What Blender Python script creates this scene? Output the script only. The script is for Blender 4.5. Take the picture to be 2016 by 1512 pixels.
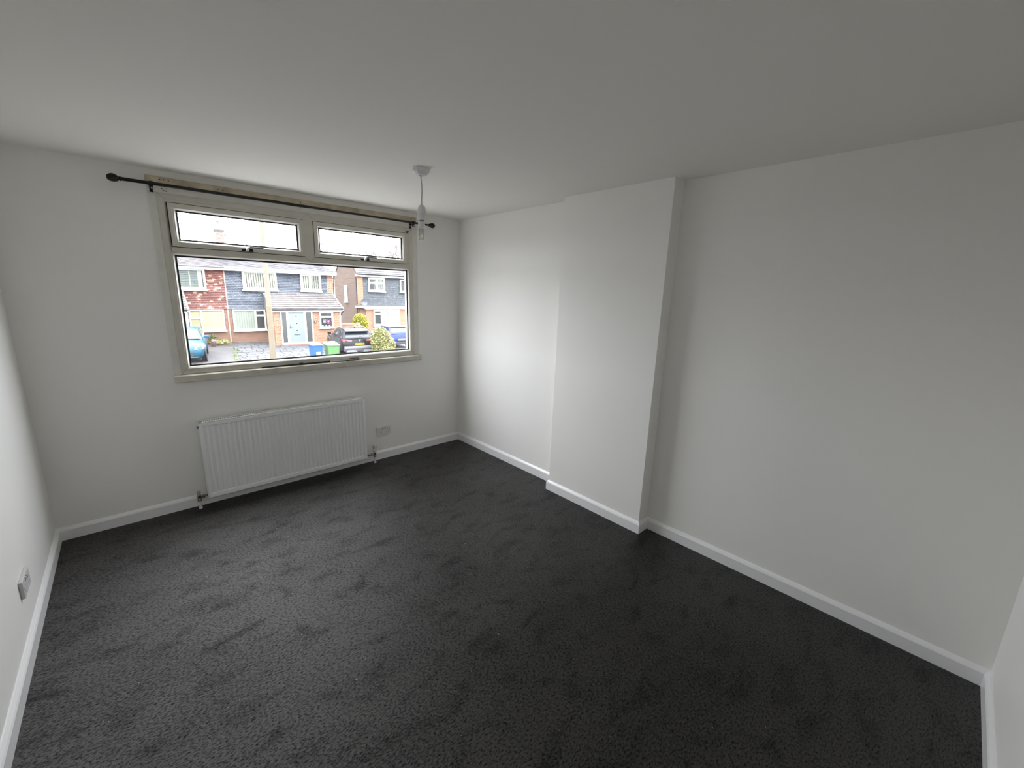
import bpy, bmesh, math, random
from mathutils import Vector, Matrix
random.seed(7)
R = math.radians
for o in list(bpy.data.objects): bpy.data.objects.remove(o)
S = bpy.context.scene
COL = S.collection

# ------------------------------------------------------------------ camera
cam_d = bpy.data.cameras.new('camera'); cam = bpy.data.objects.new('camera', cam_d); COL.objects.link(cam)
YAW, PITCH, ROLL, FPX = 0.749006, -0.217882, 0.031847, 814.64
cp, sp, cy, sy = math.cos(PITCH), math.sin(PITCH), math.cos(YAW), math.sin(YAW)
fw = Vector((sy*cp, cy*cp, sp)); rt = Vector((cy, -sy, 0)); up = rt.cross(fw)
c_, s_ = math.cos(ROLL), math.sin(ROLL)
rt, up = rt*c_ + up*s_, up*c_ - rt*s_
M = Matrix((rt, up, -fw)).transposed().to_4x4(); M.translation = Vector((-2.67222, -3.76587, 1.68436))
cam.matrix_world = M
cam_d.sensor_width = 36.0; cam_d.lens = 36.0*FPX/2016.0; cam_d.clip_start = 0.02; cam_d.clip_end = 500
S.camera = cam

# ------------------------------------------------------------------ world: bright overcast sky
SKY = 23.5
w = bpy.data.worlds.new('overcast_sky'); S.world = w; w.use_nodes = True
nt = w.node_tree; nt.nodes.clear()
N = nt.nodes.new; L = nt.links.new
out = N('ShaderNodeOutputWorld'); bg = N('ShaderNodeBackground'); tc = N('ShaderNodeTexCoord')
sep = N('ShaderNodeSeparateXYZ'); L(tc.outputs['Generated'], sep.inputs[0])
mr = N('ShaderNodeMapRange'); L(sep.outputs['Z'], mr.inputs['Value'])      # overcast sky: zenith brighter than horizon
mr.inputs['From Min'].default_value = 0; mr.inputs['From Max'].default_value = 1
mr.inputs['To Min'].default_value = 0.38; mr.inputs['To Max'].default_value = 1.0
nz = N('ShaderNodeTexNoise'); nz.inputs['Scale'].default_value = 5; nz.inputs['Detail'].default_value = 5
mp = N('ShaderNodeMapping'); mp.inputs['Scale'].default_value = (1, 1, 3); L(tc.outputs['Generated'], mp.inputs[0]); L(mp.outputs[0], nz.inputs['Vector'])
cr = N('ShaderNodeValToRGB'); L(nz.outputs['Fac'], cr.inputs[0])
cr.color_ramp.elements[0].position = .35; cr.color_ramp.elements[0].color = (.80, .86, .96, 1)
cr.color_ramp.elements[1].position = .65; cr.color_ramp.elements[1].color = (1, 1, 1, 1)
vm = N('ShaderNodeVectorMath'); vm.operation = 'SCALE'; L(cr.outputs[0], vm.inputs[0]); L(mr.outputs[0], vm.inputs['Scale'])
L(vm.outputs[0], bg.inputs['Color']); bg.inputs['Strength'].default_value = SKY
L(bg.outputs[0], out.inputs[0])
# sampling portal in the window opening (emits nothing itself)
pl = bpy.data.lights.new('window_portal', 'AREA'); pl.shape = 'RECTANGLE'; pl.size = 1.9; pl.size_y = 1.25; pl.cycles.is_portal = True
po = bpy.data.objects.new('window_portal', pl); COL.objects.link(po); po.location = (-1.494, 0.10, 1.647); po.rotation_euler = (R(-90), 0, 0)
S.view_settings.view_transform = 'Standard'; S.view_settings.look = 'None'
S.view_settings.exposure = 0.0; S.view_settings.gamma = 1.0; S.view_settings.use_curve_mapping = False
S.cycles.max_bounces = 14; S.cycles.diffuse_bounces = 9; S.cycles.glossy_bounces = 4; S.cycles.transparent_max_bounces = 12
S.cycles.use_denoising = True; S.cycles.sample_clamp_indirect = 10

# ------------------------------------------------------------------ materials
MATS = {}
def mat(name, col, rough=.5, metal=0, spec=.5, noise=None, bump=None, sheen=0, coat=0):
    """noise=(scale, amount) tints the colour; bump=(scale, strength, distance)"""
    if name in MATS: return MATS[name]
    m = bpy.data.materials.new(name); m.use_nodes = True; nt = m.node_tree; b = nt.nodes['Principled BSDF']
    b.inputs['Base Color'].default_value = (*col, 1); b.inputs['Roughness'].default_value = rough
    b.inputs['Metallic'].default_value = metal; b.inputs['Specular IOR Level'].default_value = spec
    b.inputs['Sheen Weight'].default_value = sheen; b.inputs['Coat Weight'].default_value = coat
    tc = nt.nodes.new('ShaderNodeTexCoord')
    if noise:
        n = nt.nodes.new('ShaderNodeTexNoise'); n.inputs['Scale'].default_value = noise[0]; n.inputs['Detail'].default_value = 6
        nt.links.new(tc.outputs['Object'], n.inputs['Vector'])
        r = nt.nodes.new('ShaderNodeValToRGB'); nt.links.new(n.outputs['Fac'], r.inputs[0])
        a = noise[1]
        r.color_ramp.elements[0].position = .3; r.color_ramp.elements[0].color = (*[c*(1-a) for c in col], 1)
        r.color_ramp.elements[1].position = .7; r.color_ramp.elements[1].color = (*[min(1, c*(1+a)) for c in col], 1)
        nt.links.new(r.outputs[0], b.inputs['Base Color'])
    if bump:
        n = nt.nodes.new('ShaderNodeTexNoise'); n.inputs['Scale'].default_value = bump[0]; n.inputs['Detail'].default_value = 4
        nt.links.new(tc.outputs['Object'], n.inputs['Vector'])
        k = nt.nodes.new('ShaderNodeBump'); k.inputs['Strength'].default_value = bump[1]; k.inputs['Distance'].default_value = bump[2]
        nt.links.new(n.outputs['Fac'], k.inputs['Height']); nt.links.new(k.outputs[0], b.inputs['Normal'])
    MATS[name] = m; return m

def mat_ramp(name, stops, rough=.7, bump=None, fine=None):
    """colour picked piece by piece from the 'rnd' attribute"""
    if name in MATS: return MATS[name]
    m = bpy.data.materials.new(name); m.use_nodes = True; nt = m.node_tree; b = nt.nodes['Principled BSDF']
    at = nt.nodes.new('ShaderNodeAttribute'); at.attribute_name = 'rnd'
    r = nt.nodes.new('ShaderNodeValToRGB'); nt.links.new(at.outputs['Fac'], r.inputs[0])
    e = r.color_ramp.elements
    while len(e) < len(stops): e.new(.5)
    for el, (p, c) in zip(e, stops): el.position = p; el.color = (*c, 1)
    nt.links.new(r.outputs[0], b.inputs['Base Color']); b.inputs['Roughness'].default_value = rough
    MATS[name] = m; return m

def mat_brick(name, c1, c2, mortar, rough=.85, vert='Z', scale=1.0):
    if name in MATS: return MATS[name]
    m = bpy.data.materials.new(name); m.use_nodes = True; nt = m.node_tree; b = nt.nodes['Principled BSDF']
    tc = nt.nodes.new('ShaderNodeTexCoord'); sp_ = nt.nodes.new('ShaderNodeSeparateXYZ'); nt.links.new(tc.outputs['Object'], sp_.inputs[0])
    ad = nt.nodes.new('ShaderNodeMath'); ad.operation = 'ADD'; nt.links.new(sp_.outputs[0], ad.inputs[0]); nt.links.new(sp_.outputs[1], ad.inputs[1])
    cb = nt.nodes.new('ShaderNodeCombineXYZ'); nt.links.new(ad.outputs[0], cb.inputs[0]); nt.links.new(sp_.outputs[2], cb.inputs[1])
    t = nt.nodes.new('ShaderNodeTexBrick'); nt.links.new(cb.outputs[0], t.inputs['Vector'])
    t.inputs['Color1'].default_value = (*c1, 1); t.inputs['Color2'].default_value = (*c2, 1); t.inputs['Mortar'].default_value = (*mortar, 1)
    t.inputs['Scale'].default_value = scale; t.inputs['Brick Width'].default_value = .225; t.inputs['Row Height'].default_value = .075
    t.inputs['Mortar Size'].default_value = .013; t.inputs['Mortar Smooth'].default_value = .2
    nt.links.new(t.outputs['Color'], b.inputs['Base Color']); b.inputs['Roughness'].default_value = rough
    k = nt.nodes.new('ShaderNodeBump'); k.invert = True; k.inputs['Strength'].default_value = .6; k.inputs['Distance'].default_value = .01
    nt.links.new(t.outputs['Fac'], k.inputs['Height']); nt.links.new(k.outputs[0], b.inputs['Normal'])
    MATS[name] = m; return m

def mat_glass(name, tint=(1, 1, 1), refl=.06):
    """thin clear pane: mostly straight through, a little mirror"""
    if name in MATS: return MATS[name]
    m = bpy.data.materials.new(name); m.use_nodes = True; nt = m.node_tree; nt.nodes.clear()
    o = nt.nodes.new('ShaderNodeOutputMaterial'); mx = nt.nodes.new('ShaderNodeMixShader')
    t = nt.nodes.new('ShaderNodeBsdfTransparent'); t.inputs[0].default_value = (*tint, 1)
    g = nt.nodes.new('ShaderNodeBsdfGlossy'); g.inputs['Roughness'].default_value = .01
    mx.inputs[0].default_value = refl
    nt.links.new(t.outputs[0], mx.inputs[1]); nt.links.new(g.outputs[0], mx.inputs[2]); nt.links.new(mx.outputs[0], o.inputs[0])
    MATS[name] = m; return m

def mat_carpet():
    m = bpy.data.materials.new('charcoal_carpet'); m.use_nodes = True; nt = m.node_tree; b = nt.nodes['Principled BSDF']
    N = nt.nodes.new; L = nt.links.new
    def math_(op, a, c, clamp=False):
        n = N('ShaderNodeMath'); n.operation = op; n.use_clamp = clamp
        for i, v in enumerate((a, c)):
            if isinstance(v, (int, float)): n.inputs[i].default_value = v
            else: L(v, n.inputs[i])
        return n.outputs[0]
    def noise(scale, detail, rough, rot, stretch, dist=0):
        mp = N('ShaderNodeMapping'); mp.inputs['Rotation'].default_value = (0, 0, R(rot)); mp.inputs['Scale'].default_value = stretch
        n = N('ShaderNodeTexNoise'); n.inputs['Scale'].default_value = scale; n.inputs['Detail'].default_value = detail
        n.inputs['Roughness'].default_value = rough; n.inputs['Distortion'].default_value = dist
        L(tc.outputs['Object'], mp.inputs[0]); L(mp.outputs[0], n.inputs['Vector']); return n.outputs['Fac']
    def ramp(f, p0, v0, p1, v1):
        r = N('ShaderNodeMapRange'); r.clamp = True; L(f, r.inputs['Value'])
        r.inputs['From Min'].default_value = p0; r.inputs['From Max'].default_value = p1; r.inputs['To Min'].default_value = v0; r.inputs['To Max'].default_value = v1
        return r.outputs[0]
    tc = N('ShaderNodeTexCoord')
    f = noise(120, 5, .8, 28, (.6, 1.15, 1))                       # the tufts
    fib = ramp(f, .38, .05, .64, 2.1)
    big = ramp(noise(2.0, 3, .5, 30, (.8, 1.2, 1), .3), .35, .80, .65, 1.1)       # pile brushed different ways
    spot = ramp(noise(6.5, 4, .6, 20, (.8, 1.5, 1), .5), .32, .50, .50, 1.0)      # foot and furniture dents
    lay = math_('MULTIPLY', big, spot); k = math_('MULTIPLY', lay, fib)
    col = N('ShaderNodeVectorMath'); col.operation = 'SCALE'; col.inputs[0].default_value = (.0062, .0059, .0057); L(k, col.inputs['Scale'])
    L(col.outputs[0], b.inputs['Base Color'])
    b.inputs['Roughness'].default_value = .43; b.inputs['Specular Tint'].default_value = (1, .96, .93, 1)
    L(math_('MULTIPLY', k, .74, True), b.inputs['Specular IOR Level'])
    geo = N('ShaderNodeNewGeometry'); lean = N('ShaderNodeVectorMath'); lean.operation = 'ADD'; lean.inputs[1].default_value = (.30, -.16, 0)   # the nap leans one way
    L(geo.outputs['Normal'], lean.inputs[0]); nm = N('ShaderNodeVectorMath'); nm.operation = 'NORMALIZE'; L(lean.outputs[0], nm.inputs[0])
    bu = N('ShaderNodeBump'); bu.inputs['Strength'].default_value = .55; bu.inputs['Distance'].default_value = .005
    L(f, bu.inputs['Height']); L(nm.outputs[0], bu.inputs['Normal']); L(bu.outputs[0], b.inputs['Normal'])
    return m

PAINT = mat('white_wall_paint', (.878, .868, .838), .48, spec=.35, bump=(60, .06, .002), noise=(1.3, .015))
CEILP = mat('white_ceiling_paint', (.865, .848, .805), .9, spec=.2, bump=(40, .05, .002))
GLOSSW = mat('white_gloss_woodwork', (.86, .86, .86), .28, bump=(35, .05, .002))
UPVC = mat('aged_white_plastic', (.61, .585, .515), .35, noise=(9, .05))
UPVCW = mat('clean_white_plastic', (.80, .80, .79), .4)
ARCH = mat('painted_architrave', (.72, .705, .65), .5, noise=(14, .05), bump=(30, .15, .003))
BATTEN = mat('stained_bare_timber', (.52, .45, .33), .7, noise=(11, .28), bump=(60, .2, .002))
SILLM = mat('grubby_cream_sill', (.62, .59, .51), .32, noise=(12, .10))
GASK = mat('black_rubber', (.012, .012, .012), .6)
IRON = mat('black_iron', (.012, .011, .011), .35, metal=.3)
STEEL = mat('bright_steel', (.75, .75, .76), .22, metal=1)
BRASS = mat('dull_chrome_brass', (.25, .22, .19), .3, metal=1)
RADW = mat('white_radiator_enamel', (.89, .90, .89), .3)
DARK = mat('dark_void', (.02, .02, .02), .8)
PLASTW = mat('white_switch_plastic', (.74, .735, .74), .35)
FLEX = mat('grey_flex', (.42, .41, .39), .5)
GLASS = mat_glass('clear_window_glass', refl=.05)
TUBEG = mat_glass('lamp_tube_glass', (.93, .93, .9), .22)

# ------------------------------------------------------------------ mesh builder
class MB:
    def __init__(s): s.v = []; s.f = []; s.r = []
    def add(s, vs, fs, rnd=0.0):
        n = len(s.v); s.v += [tuple(p) for p in vs]; s.f += [tuple(i+n for i in f) for f in fs]; s.r += [rnd]*len(vs); return s
    BF = [(0, 3, 2, 1), (4, 5, 6, 7), (0, 1, 5, 4), (1, 2, 6, 5), (2, 3, 7, 6), (3, 0, 4, 7)]
    def box(s, x0, x1, y0, y1, z0, z1, rnd=0.0):
        return s.add([(x0, y0, z0), (x1, y0, z0), (x1, y1, z0), (x0, y1, z0), (x0, y0, z1), (x1, y0, z1), (x1, y1, z1), (x0, y1, z1)], MB.BF, rnd)
    def hexa(s, p, rnd=0.0): return s.add(p, MB.BF, rnd)      # 4 bottom + 4 top corners
    def obox(s, c, size, m, rnd=0.0):
        hx, hy, hz = [q/2 for q in size]
        ps = [(-hx, -hy, -hz), (hx, -hy, -hz), (hx, hy, -hz), (-hx, hy, -hz), (-hx, -hy, hz), (hx, -hy, hz), (hx, hy, hz), (-hx, hy, hz)]
        return s.add([Vector(c) + m @ Vector(p) for p in ps], MB.BF, rnd)
    def prism(s, poly, axis, a, b, rnd=0.0):
        n = len(poly)
        def P(u, v, t): return {'x': (t, u, v), 'y': (u, t, v), 'z': (u, v, t)}[axis]
        vs = [P(u, v, a) for u, v in poly] + [P(u, v, b) for u, v in poly]
        fs = [tuple(range(n-1, -1, -1)), tuple(range(n, 2*n))] + [(i, (i+1) % n, n+(i+1) % n, n+i) for i in range(n)]
        return s.add(vs, fs, rnd)
    def ring(s, x0, x1, z0, z1, prof, rnd=0.0):
        """mitred rectangular frame in an XZ plane; prof = closed list of (inset, y)"""
        vs = []
        for u, y in prof: vs += [(x0+u, y, z0+u), (x1-u, y, z0+u), (x1-u, y, z1-u), (x0+u, y, z1-u)]
        n = len(prof); fs = []
        for i in range(n):
            j = (i+1) % n
            for k in range(4):
                l = (k+1) % 4; fs.append((i*4+k, i*4+l, j*4+l, j*4+k))
        return s.add(vs, fs, rnd)
    def tube(s, pts, r, seg=10, rnd=0.0):
        pts = [Vector(p) for p in pts]; rs = r if isinstance(r, (list, tuple)) else [r]*len(pts)
        vs = []; fs = []; prev = None
        for i, p in enumerate(pts):
            d = (pts[min(i+1, len(pts)-1)] - pts[max(i-1, 0)]).normalized()
            a = Vector((0, 0, 1)) if abs(d.z) < .9 else Vector((1, 0, 0))
            if prev is not None: a = prev
            u = d.cross(a).normalized(); v = d.cross(u).normalized(); prev = v*-1 if False else u.cross(d).normalized()
            for k in range(seg):
                t = 2*math.pi*k/seg; vs.append(p + (u*math.cos(t) + v*math.sin(t))*rs[i])
        for i in range(len(pts)-1):
            for k in range(seg):
                l = (k+1) % seg; fs.append((i*seg+k, i*seg+l, (i+1)*seg+l, (i+1)*seg+k))
        fs.append(tuple(range(seg))); fs.append(tuple(range((len(pts)-1)*seg, len(pts)*seg)))
        return s.add(vs, fs, rnd)
    def lathe(s, prof, c=(0, 0, 0), seg=24, axis='z', rnd=0.0, cap=True):
        vs = []; fs = []
        for r_, h in prof:
            for k in range(seg):
                t = 2*math.pi*k/seg; a, b = r_*math.cos(t), r_*math.sin(t)
                q = {'z': (a, b, h), 'y': (a, h, b), 'x': (h, a, b)}[axis]
                vs.append((c[0]+q[0], c[1]+q[1], c[2]+q[2]))
        n = len(prof)
        for i in range(n-1):
            for k in range(seg):
                l = (k+1) % seg; fs.append((i*seg+k, i*seg+l, (i+1)*seg+l, (i+1)*seg+k))
        if cap: fs.append(tuple(range(seg))); fs.append(tuple(range((n-1)*seg, n*seg)))
        return s.add(vs, fs, rnd)
    def build(s, name, m, parent=None, smooth=False, off=None, bevel=0):
        if off is None: off = ORG.get(parent.name, (0, 0, 0)) if parent else (0, 0, 0)
        me = bpy.data.meshes.new(name)
        me.from_pydata([(p[0]-off[0], p[1]-off[1], p[2]-off[2]) for p in s.v], [], s.f)
        bm = bmesh.new(); bm.from_mesh(me)
        bmesh.ops.recalc_face_normals(bm, faces=bm.faces)
        if bevel: bmesh.ops.bevel(bm, geom=list(bm.edges), offset=bevel, segments=2, affect='EDGES', profile=.5, clamp_overlap=True)
        bm.to_mesh(me); bm.free()
        if any(s.r) and not bevel:
            a = me.attributes.new('rnd', 'FLOAT', 'POINT'); a.data.foreach_set('value', s.r)
        if smooth:
            me.shade_smooth(); me.set_sharp_from_angle(angle=R(38))
        me.materials.append(m)
        o = bpy.data.objects.new(name, me); COL.objects.link(o)
        if parent: o.parent = parent
        else: o.location = off
        ORG[o.name] = tuple(off)
        return o
ORG = {}
def thing(name, loc, label, cat, group=None, rot=0, kind=None):
    o = bpy.data.objects.new(name, None); COL.objects.link(o); o.location = loc; o.rotation_euler = (0, 0, rot)
    o.empty_display_size = .1
    ORG[o.name] = tuple(loc) if not rot else (0, 0, 0)
    return tag(o, label, cat, group, kind)
def tag(o, label=None, cat=None, group=None, kind=None):
    if label: o['label'] = label
    if cat: o['category'] = cat
    if group: o['group'] = group
    if kind: o['kind'] = kind
    return o
def struct(o, label, cat): return tag(o, label, cat, None, 'structure')

# ================================================================== ROOM SHELL
W, D, H = 3.1866, 4.1248, 2.40           # right wall x=0, window wall y=0, room in -x / -y
BY1, BY2, BD = 1.5365, 2.4162, .1182     # chimney breast
T = .12
struct(MB().box(-W-T, T, -D-T, T*.6, -.15, 0).build('floor', mat_carpet()), 'charcoal grey fitted carpet with vacuum and foot marks', 'carpet')
struct(MB().box(-W-T, T, -D-T, T*.6, H, H+.15).build('ceiling', CEILP), 'plain white painted ceiling', 'ceiling')
struct(MB().box(-W-T, -W, -D-T, T*.6, 0, H).build('wall_left', PAINT), 'white wall at the left edge of the photo, with a socket low down', 'wall')
b = MB().box(0, T, -D-T, T*.6, 0, H)
struct(b.build('wall_right', PAINT), 'long plain white wall on the right', 'wall')
struct(MB().box(-BD, 0, -BY2, -BY1, 0, H).build('wall_chimney_breast', PAINT), 'shallow white chimney breast standing out from the right wall', 'wall')
struct(MB().box(-W, 0, -D-T, -D, 0, H).build('wall_back', PAINT), 'white wall at the right bottom corner, behind the camera', 'wall')
OX0, OX1, OZ0, OZ1 = -2.4335, -.5540, 1.0365, 2.2575      # window opening
b = MB()
for a in ((-W, OX0, 0, H), (OX1, 0, 0, H), (OX0, OX1, 0, OZ0), (OX0, OX1, OZ1, H)): b.box(a[0], a[1], 0, .072, a[2], a[3])
struct(b.build('wall_front', PAINT), 'white window wall with the radiator below the window', 'wall')

HB, TB = .087, .018
prof = [(0, 0), (TB, 0), (TB, .066), (TB-.004, .074), (.004, .0855), (0, HB)]
def skirt(name, a, b_, nrm, label, m0=0, m1=0):
    """a->b along the wall; nrm points into the room; m0/m1: mitre sign at the ends (+1 inner corner, -1 outer corner)"""
    a = Vector((*a, 0)); b_ = Vector((*b_, 0)); d = (b_-a).normalized(); n = Vector((*nrm, 0)); vs = []
    for e, sg, mm in ((a, 1, m0), (b_, -1, m1)):
        for t, z in prof: vs.append(e + d*(sg*mm*t) + n*t + Vector((0, 0, z)))
    k = len(prof)
    fs = [tuple(range(k)), tuple(range(k, 2*k))] + [(i, (i+1) % k, k+(i+1) % k, k+i) for i in range(k)]
    return MB().add(vs, fs)
struct(skirt('', (-W, 0), (0, 0), (0, -1), '', 1, 1).build('baseboard_front', GLOSSW), 'white skirting board below the window, behind the radiator', 'skirting board')
struct(skirt('', (-W, -D), (-W, 0), (1, 0), '', 1, 1).build('baseboard_left', GLOSSW), 'white skirting board along the left wall', 'skirting board')
struct(skirt('', (-W, -D), (0, -D), (0, 1), '', 1, 1).build('baseboard_back', GLOSSW), 'white skirting board along the back wall, bottom right corner', 'skirting board')
struct(skirt('', (0, 0), (0, -BY1), (-1, 0), '', 1, 1).build('baseboard_right', GLOSSW), 'white skirting board in the alcove between window wall and chimney breast', 'skirting board')
struct(skirt('', (0, -BY2), (0, -D), (-1, 0), '', 1, 1).build('baseboard_right', GLOSSW), 'long white skirting board right of the chimney breast', 'skirting board')
bb = struct(skirt('', (-BD, -BY1), (-BD, -BY2), (-1, 0), '', -1, -1).build('baseboard_chimney_breast', GLOSSW), 'white skirting board wrapping the chimney breast', 'skirting board')
skirt('', (0, -BY1), (-BD, -BY1), (0, 1), '', 1, -1).build('skirting_return', GLOSSW, bb)
skirt('', (-BD, -BY2), (0, -BY2), (0, -1), '', -1, 1).build('skirting_return', GLOSSW, bb)
# lint caught in the pile
b = MB(); rr = random.Random(3)
for i in range(240):
    x, y = -rr.uniform(.1, 3.0), -rr.uniform(.3, 3.9); s = rr.uniform(.0008, .0019)*(1 if i % 8 else 1.7); a = rr.uniform(0, 6.28)
    m = Matrix.Rotation(a, 3, 'Z') @ Matrix.Rotation(rr.uniform(-.5, .5), 3, 'X')
    b.obox((x, y, .002), (s*rr.uniform(1, 2.6), s, .0012), m)
tag(b.build('carpet_lint', mat('white_fluff', (.42, .41, .40), .9)), 'tiny pale specks of fluff scattered over the dark carpet', 'fluff', kind='stuff')

# ================================================================== WINDOW
win = thing('window_1', (-1.494, 0, OZ0), 'three-pane white plastic window with two top openers above one wide pane', 'window', kind='structure')
b = MB()
b.ring(OX0, OX1, OZ0, OZ1, [(0, -.012), (.034, -.012), (.044, -.005), (.044, .030), (.052, .030), (.046, .060), (0, .060)])
b.box(-.6165, OX1-.040, -.0115, .045, 1.93, OZ1-.02); b.box(OX0+.03, OX1-.03, -.0115, .045, 2.2035, OZ1-.036)
b.build('frame', UPVC, win, smooth=False)
XM0, XM1 = -1.5375, -1.4615
# transom and mullion with pointed (mitred) ends
b = MB(); x0, x1 = OX0+.042, OX1-.042
b.prism([(-.012, 1.884), (-.012, 1.916), (-.002, 1.928), (.058, 1.928), (.058, 1.87), (.03, 1.87), (-.004, 1.872)], 'x', x0, x1)
b.build('transom', UPVC, win)
b = MB(); zt, zb = OZ1-.044, 1.922
def tent(z_tip, z_sh, x0, x1): return None
b.prism([(XM0, zb-.006), (-1.4995, zb-.045), (XM1, zb-.006), (XM1, zt+.004), (-1.4995, zt+.036), (XM0, zt+.004)], 'y', -.0135, .0)
b.box(XM0+.006, XM1-.006, 0, .058, zb, zt)
b.build('mullion', UPVC, win)
# fixed main light
gx0, gx1, gz0, gz1 = -2.397, -.590, 1.0665, 1.8815
MB().ring(gx0, gx1, gz0, gz1, [(0, -.0095), (.008, -.0095), (.0185, .008), (.0185, .014), (0, .014)]).build('glazing_bead', UPVC, win)
MB().ring(gx0+.0165, gx1-.0165, gz0+.0165, gz1-.0165, [(0, .0062), (.0045, .0085), (.0125, .0105), (.0125, .0138), (0, .0138)]).build('gasket', GASK, win)
MB().ring(gx0+.012, gx1-.012, gz0+.012, gz1-.012, [(0, .021), (.010, .021), (.006, .062), (0, .062)]).build('outer_bead', UPVCW, win)
MB().box(gx0+.004, gx1-.004, .0150, .0190, gz0+.004, gz1-.004).build('pane', GLASS, win)
# two top-hung sashes
def sash(x0, x1, hx, lab):
    z0, z1 = 1.9195, 2.199
    b = MB().ring(x0, x1, z0, z1, [(0, -.022), (.021, -.022), (.025, -.019), (.025, .03), (0, .03)])
    s_ = b.build('sash', UPVC, win); s_['label'] = lab
    MB().ring(x0+.025, x1-.025, z0+.025, z1-.025, [(0, -.0185), (.006, -.0185), (.0165, -.003), (.0165, .006), (0, .006)]).build('glazing_bead', UPVC, s_)
    MB().ring(x0+.040, x1-.040, z0+.040, z1-.040, [(0, -.0045), (.004, -.002), (.0115, .001), (.0115, .0044), (0, .0044)]).build('gasket', GASK, s_)
    MB().ring(x0-.0042, x1+.0042, z0-.004, z1+.0042, [(0, -.012), (.0040, -.016), (.0040, -.008), (0, -.008)]).build('gap_shadow_ring', GASK, s_)  # black ring put in as the shadow line round the sash
    MB().ring(x0+.034, x1-.034, z0+.034, z1-.034, [(0, .010), (.012, .010), (.006, .05), (0, .05)]).build('outer_bead', UPVCW, s_)
    MB().box(x0+.03, x1-.03, .0055, .0095, z0+.03, z1-.03).build('pane', GLASS, s_)
    # handle: black rose plate, silver neck, lever to the right
    b = MB().box(hx-.034, hx+.034, -.030, -.022, z0+.003, z0+.019); b.box(hx+.012, hx+.034, -.048, -.022, z0+.000, z0+.024)
    b.build('handle_plate', IRON, s_, bevel=.002)
    b = MB().hexa([(hx-.014, -.046, z0+.004), (hx+.006, -.046, z0+.002), (hx+.006, -.028, z0+.002), (hx-.014, -.028, z0+.004), (hx-.002, -.052, z0+.032), (hx+.016, -.052, z0+.036), (hx+.016, -.030, z0+.036), (hx-.002, -.030, z0+.032)])
    b.build('handle_neck', STEEL, s_, bevel=.002)
    MB().hexa([(hx+.014, -.054, z0+.026), (hx+.106, -.050, z0+.027), (hx+.106, -.040, z0+.027), (hx+.014, -.040, z0+.026), (hx+.014, -.054, z0+.038), (hx+.106, -.050, z0+.036), (hx+.106, -.040, z0+.036), (hx+.014, -.040, z0+.038)]).build('handle_lever', mat('grey_lever', (.16, .17, .18), .35), s_, bevel=.002)
sash(-2.3845, -1.5385, -1.948, 'left top-opening sash')
sash(-1.4605, -.6205, -1.043, 'right top-opening sash')
def joint(x, z, ln, ang, y=-.0128):
    o = MB().obox((x, y, z), (ln, .0012, .0013), Matrix.Rotation(ang, 3, 'Y')).build('mitre_joint', mat('grimy_joint', (.10, .09, .075), .8), win); return o
q = .022
for x, z, a in ((OX0+q, OZ0+q, -45), (OX1-q, OZ0+q, 45), (OX0+q, OZ1-q, 45), (OX1-q, OZ1-q, -45)): joint(x, z, .054, R(a), -.0118)
for x, z, a in ((-1.5185, zt+.020, -40), (-1.4805, zt+.020, 40), (-1.5185, zb-.0255, 45), (-1.4805, zb-.0255, -45)): joint(x, z, .050, R(a), -.0138)
# sill, architrave, timber batten
sl = struct(MB().prism([(0, .974), (-.030, .974), (-.034, .979), (-.034, 1.021), (-.030, 1.0265), (-.012, 1.029), (.02, 1.031), (.02, .974)], 'x', -2.477, -.487).build('trim_1', SILLM), 'narrow grubby cream window sill below the window', 'window sill')
MB().box(-.512, -.487, -.0345, 0, 1.018, 1.0265).build('sill_lip', SILLM, sl)
b = MB()
b.box(-2.476, OX0-.0005, -.009, 0, 1.028, 2.257); b.box(OX1+.0005, -.502, -.009, 0, 1.028, 2.257)
ar = struct(b.build('trim_2', ARCH), 'flat painted architrave strips either side of the window', 'window trim')
b = MB().prism([(0, 2.2575), (-.016, 2.2575), (-.018, 2.262), (-.018, 2.286), (-.010, 2.288), (-.010, 2.312), (0, 2.312)], 'x', -2.474, -.512)
tr = struct(b.build('trim_3', ARCH), 'painted head board above the window behind the curtain pole', 'window trim')
bt = struct(MB().prism([(0, 2.3125), (-.020, 2.3125), (-.024, 2.3155), (-.024, 2.349), (-.021, 2.352), (0, 2.352)], 'x', -2.479, -.517).build('trim_4', BATTEN), 'yellowed bare timber batten with old screw holes above the curtain pole', 'timber batten')
b = MB(); rr = random.Random(5)
for x, z in ((-2.405, 2.335), (-2.385, 2.337), (-1.55, 2.333), (-1.548, 2.325), (-1.02, 2.331), (-2.09, 2.330), (-2.06, 2.328), (-2.36, 2.334)):
    b.lathe([(.0001, -.0246), (.004, -.0246), (.004, -.0235)], (x, 0, z), 8, 'y')
b.build('screw_holes', DARK, bt)
b = MB()
for x, z in ((-2.400, 2.281), (-2.392, 2.270), (-2.375, 2.283), (-2.38, 2.268), (-1.55, 2.29), (-1.553, 2.275)):
    b.lathe([(.0001, -.0186), (.0035, -.0186), (.0035, -.0175)], (x, 0, z), 8, 'y')
b.build('screw_holes', DARK, tr)

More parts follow.
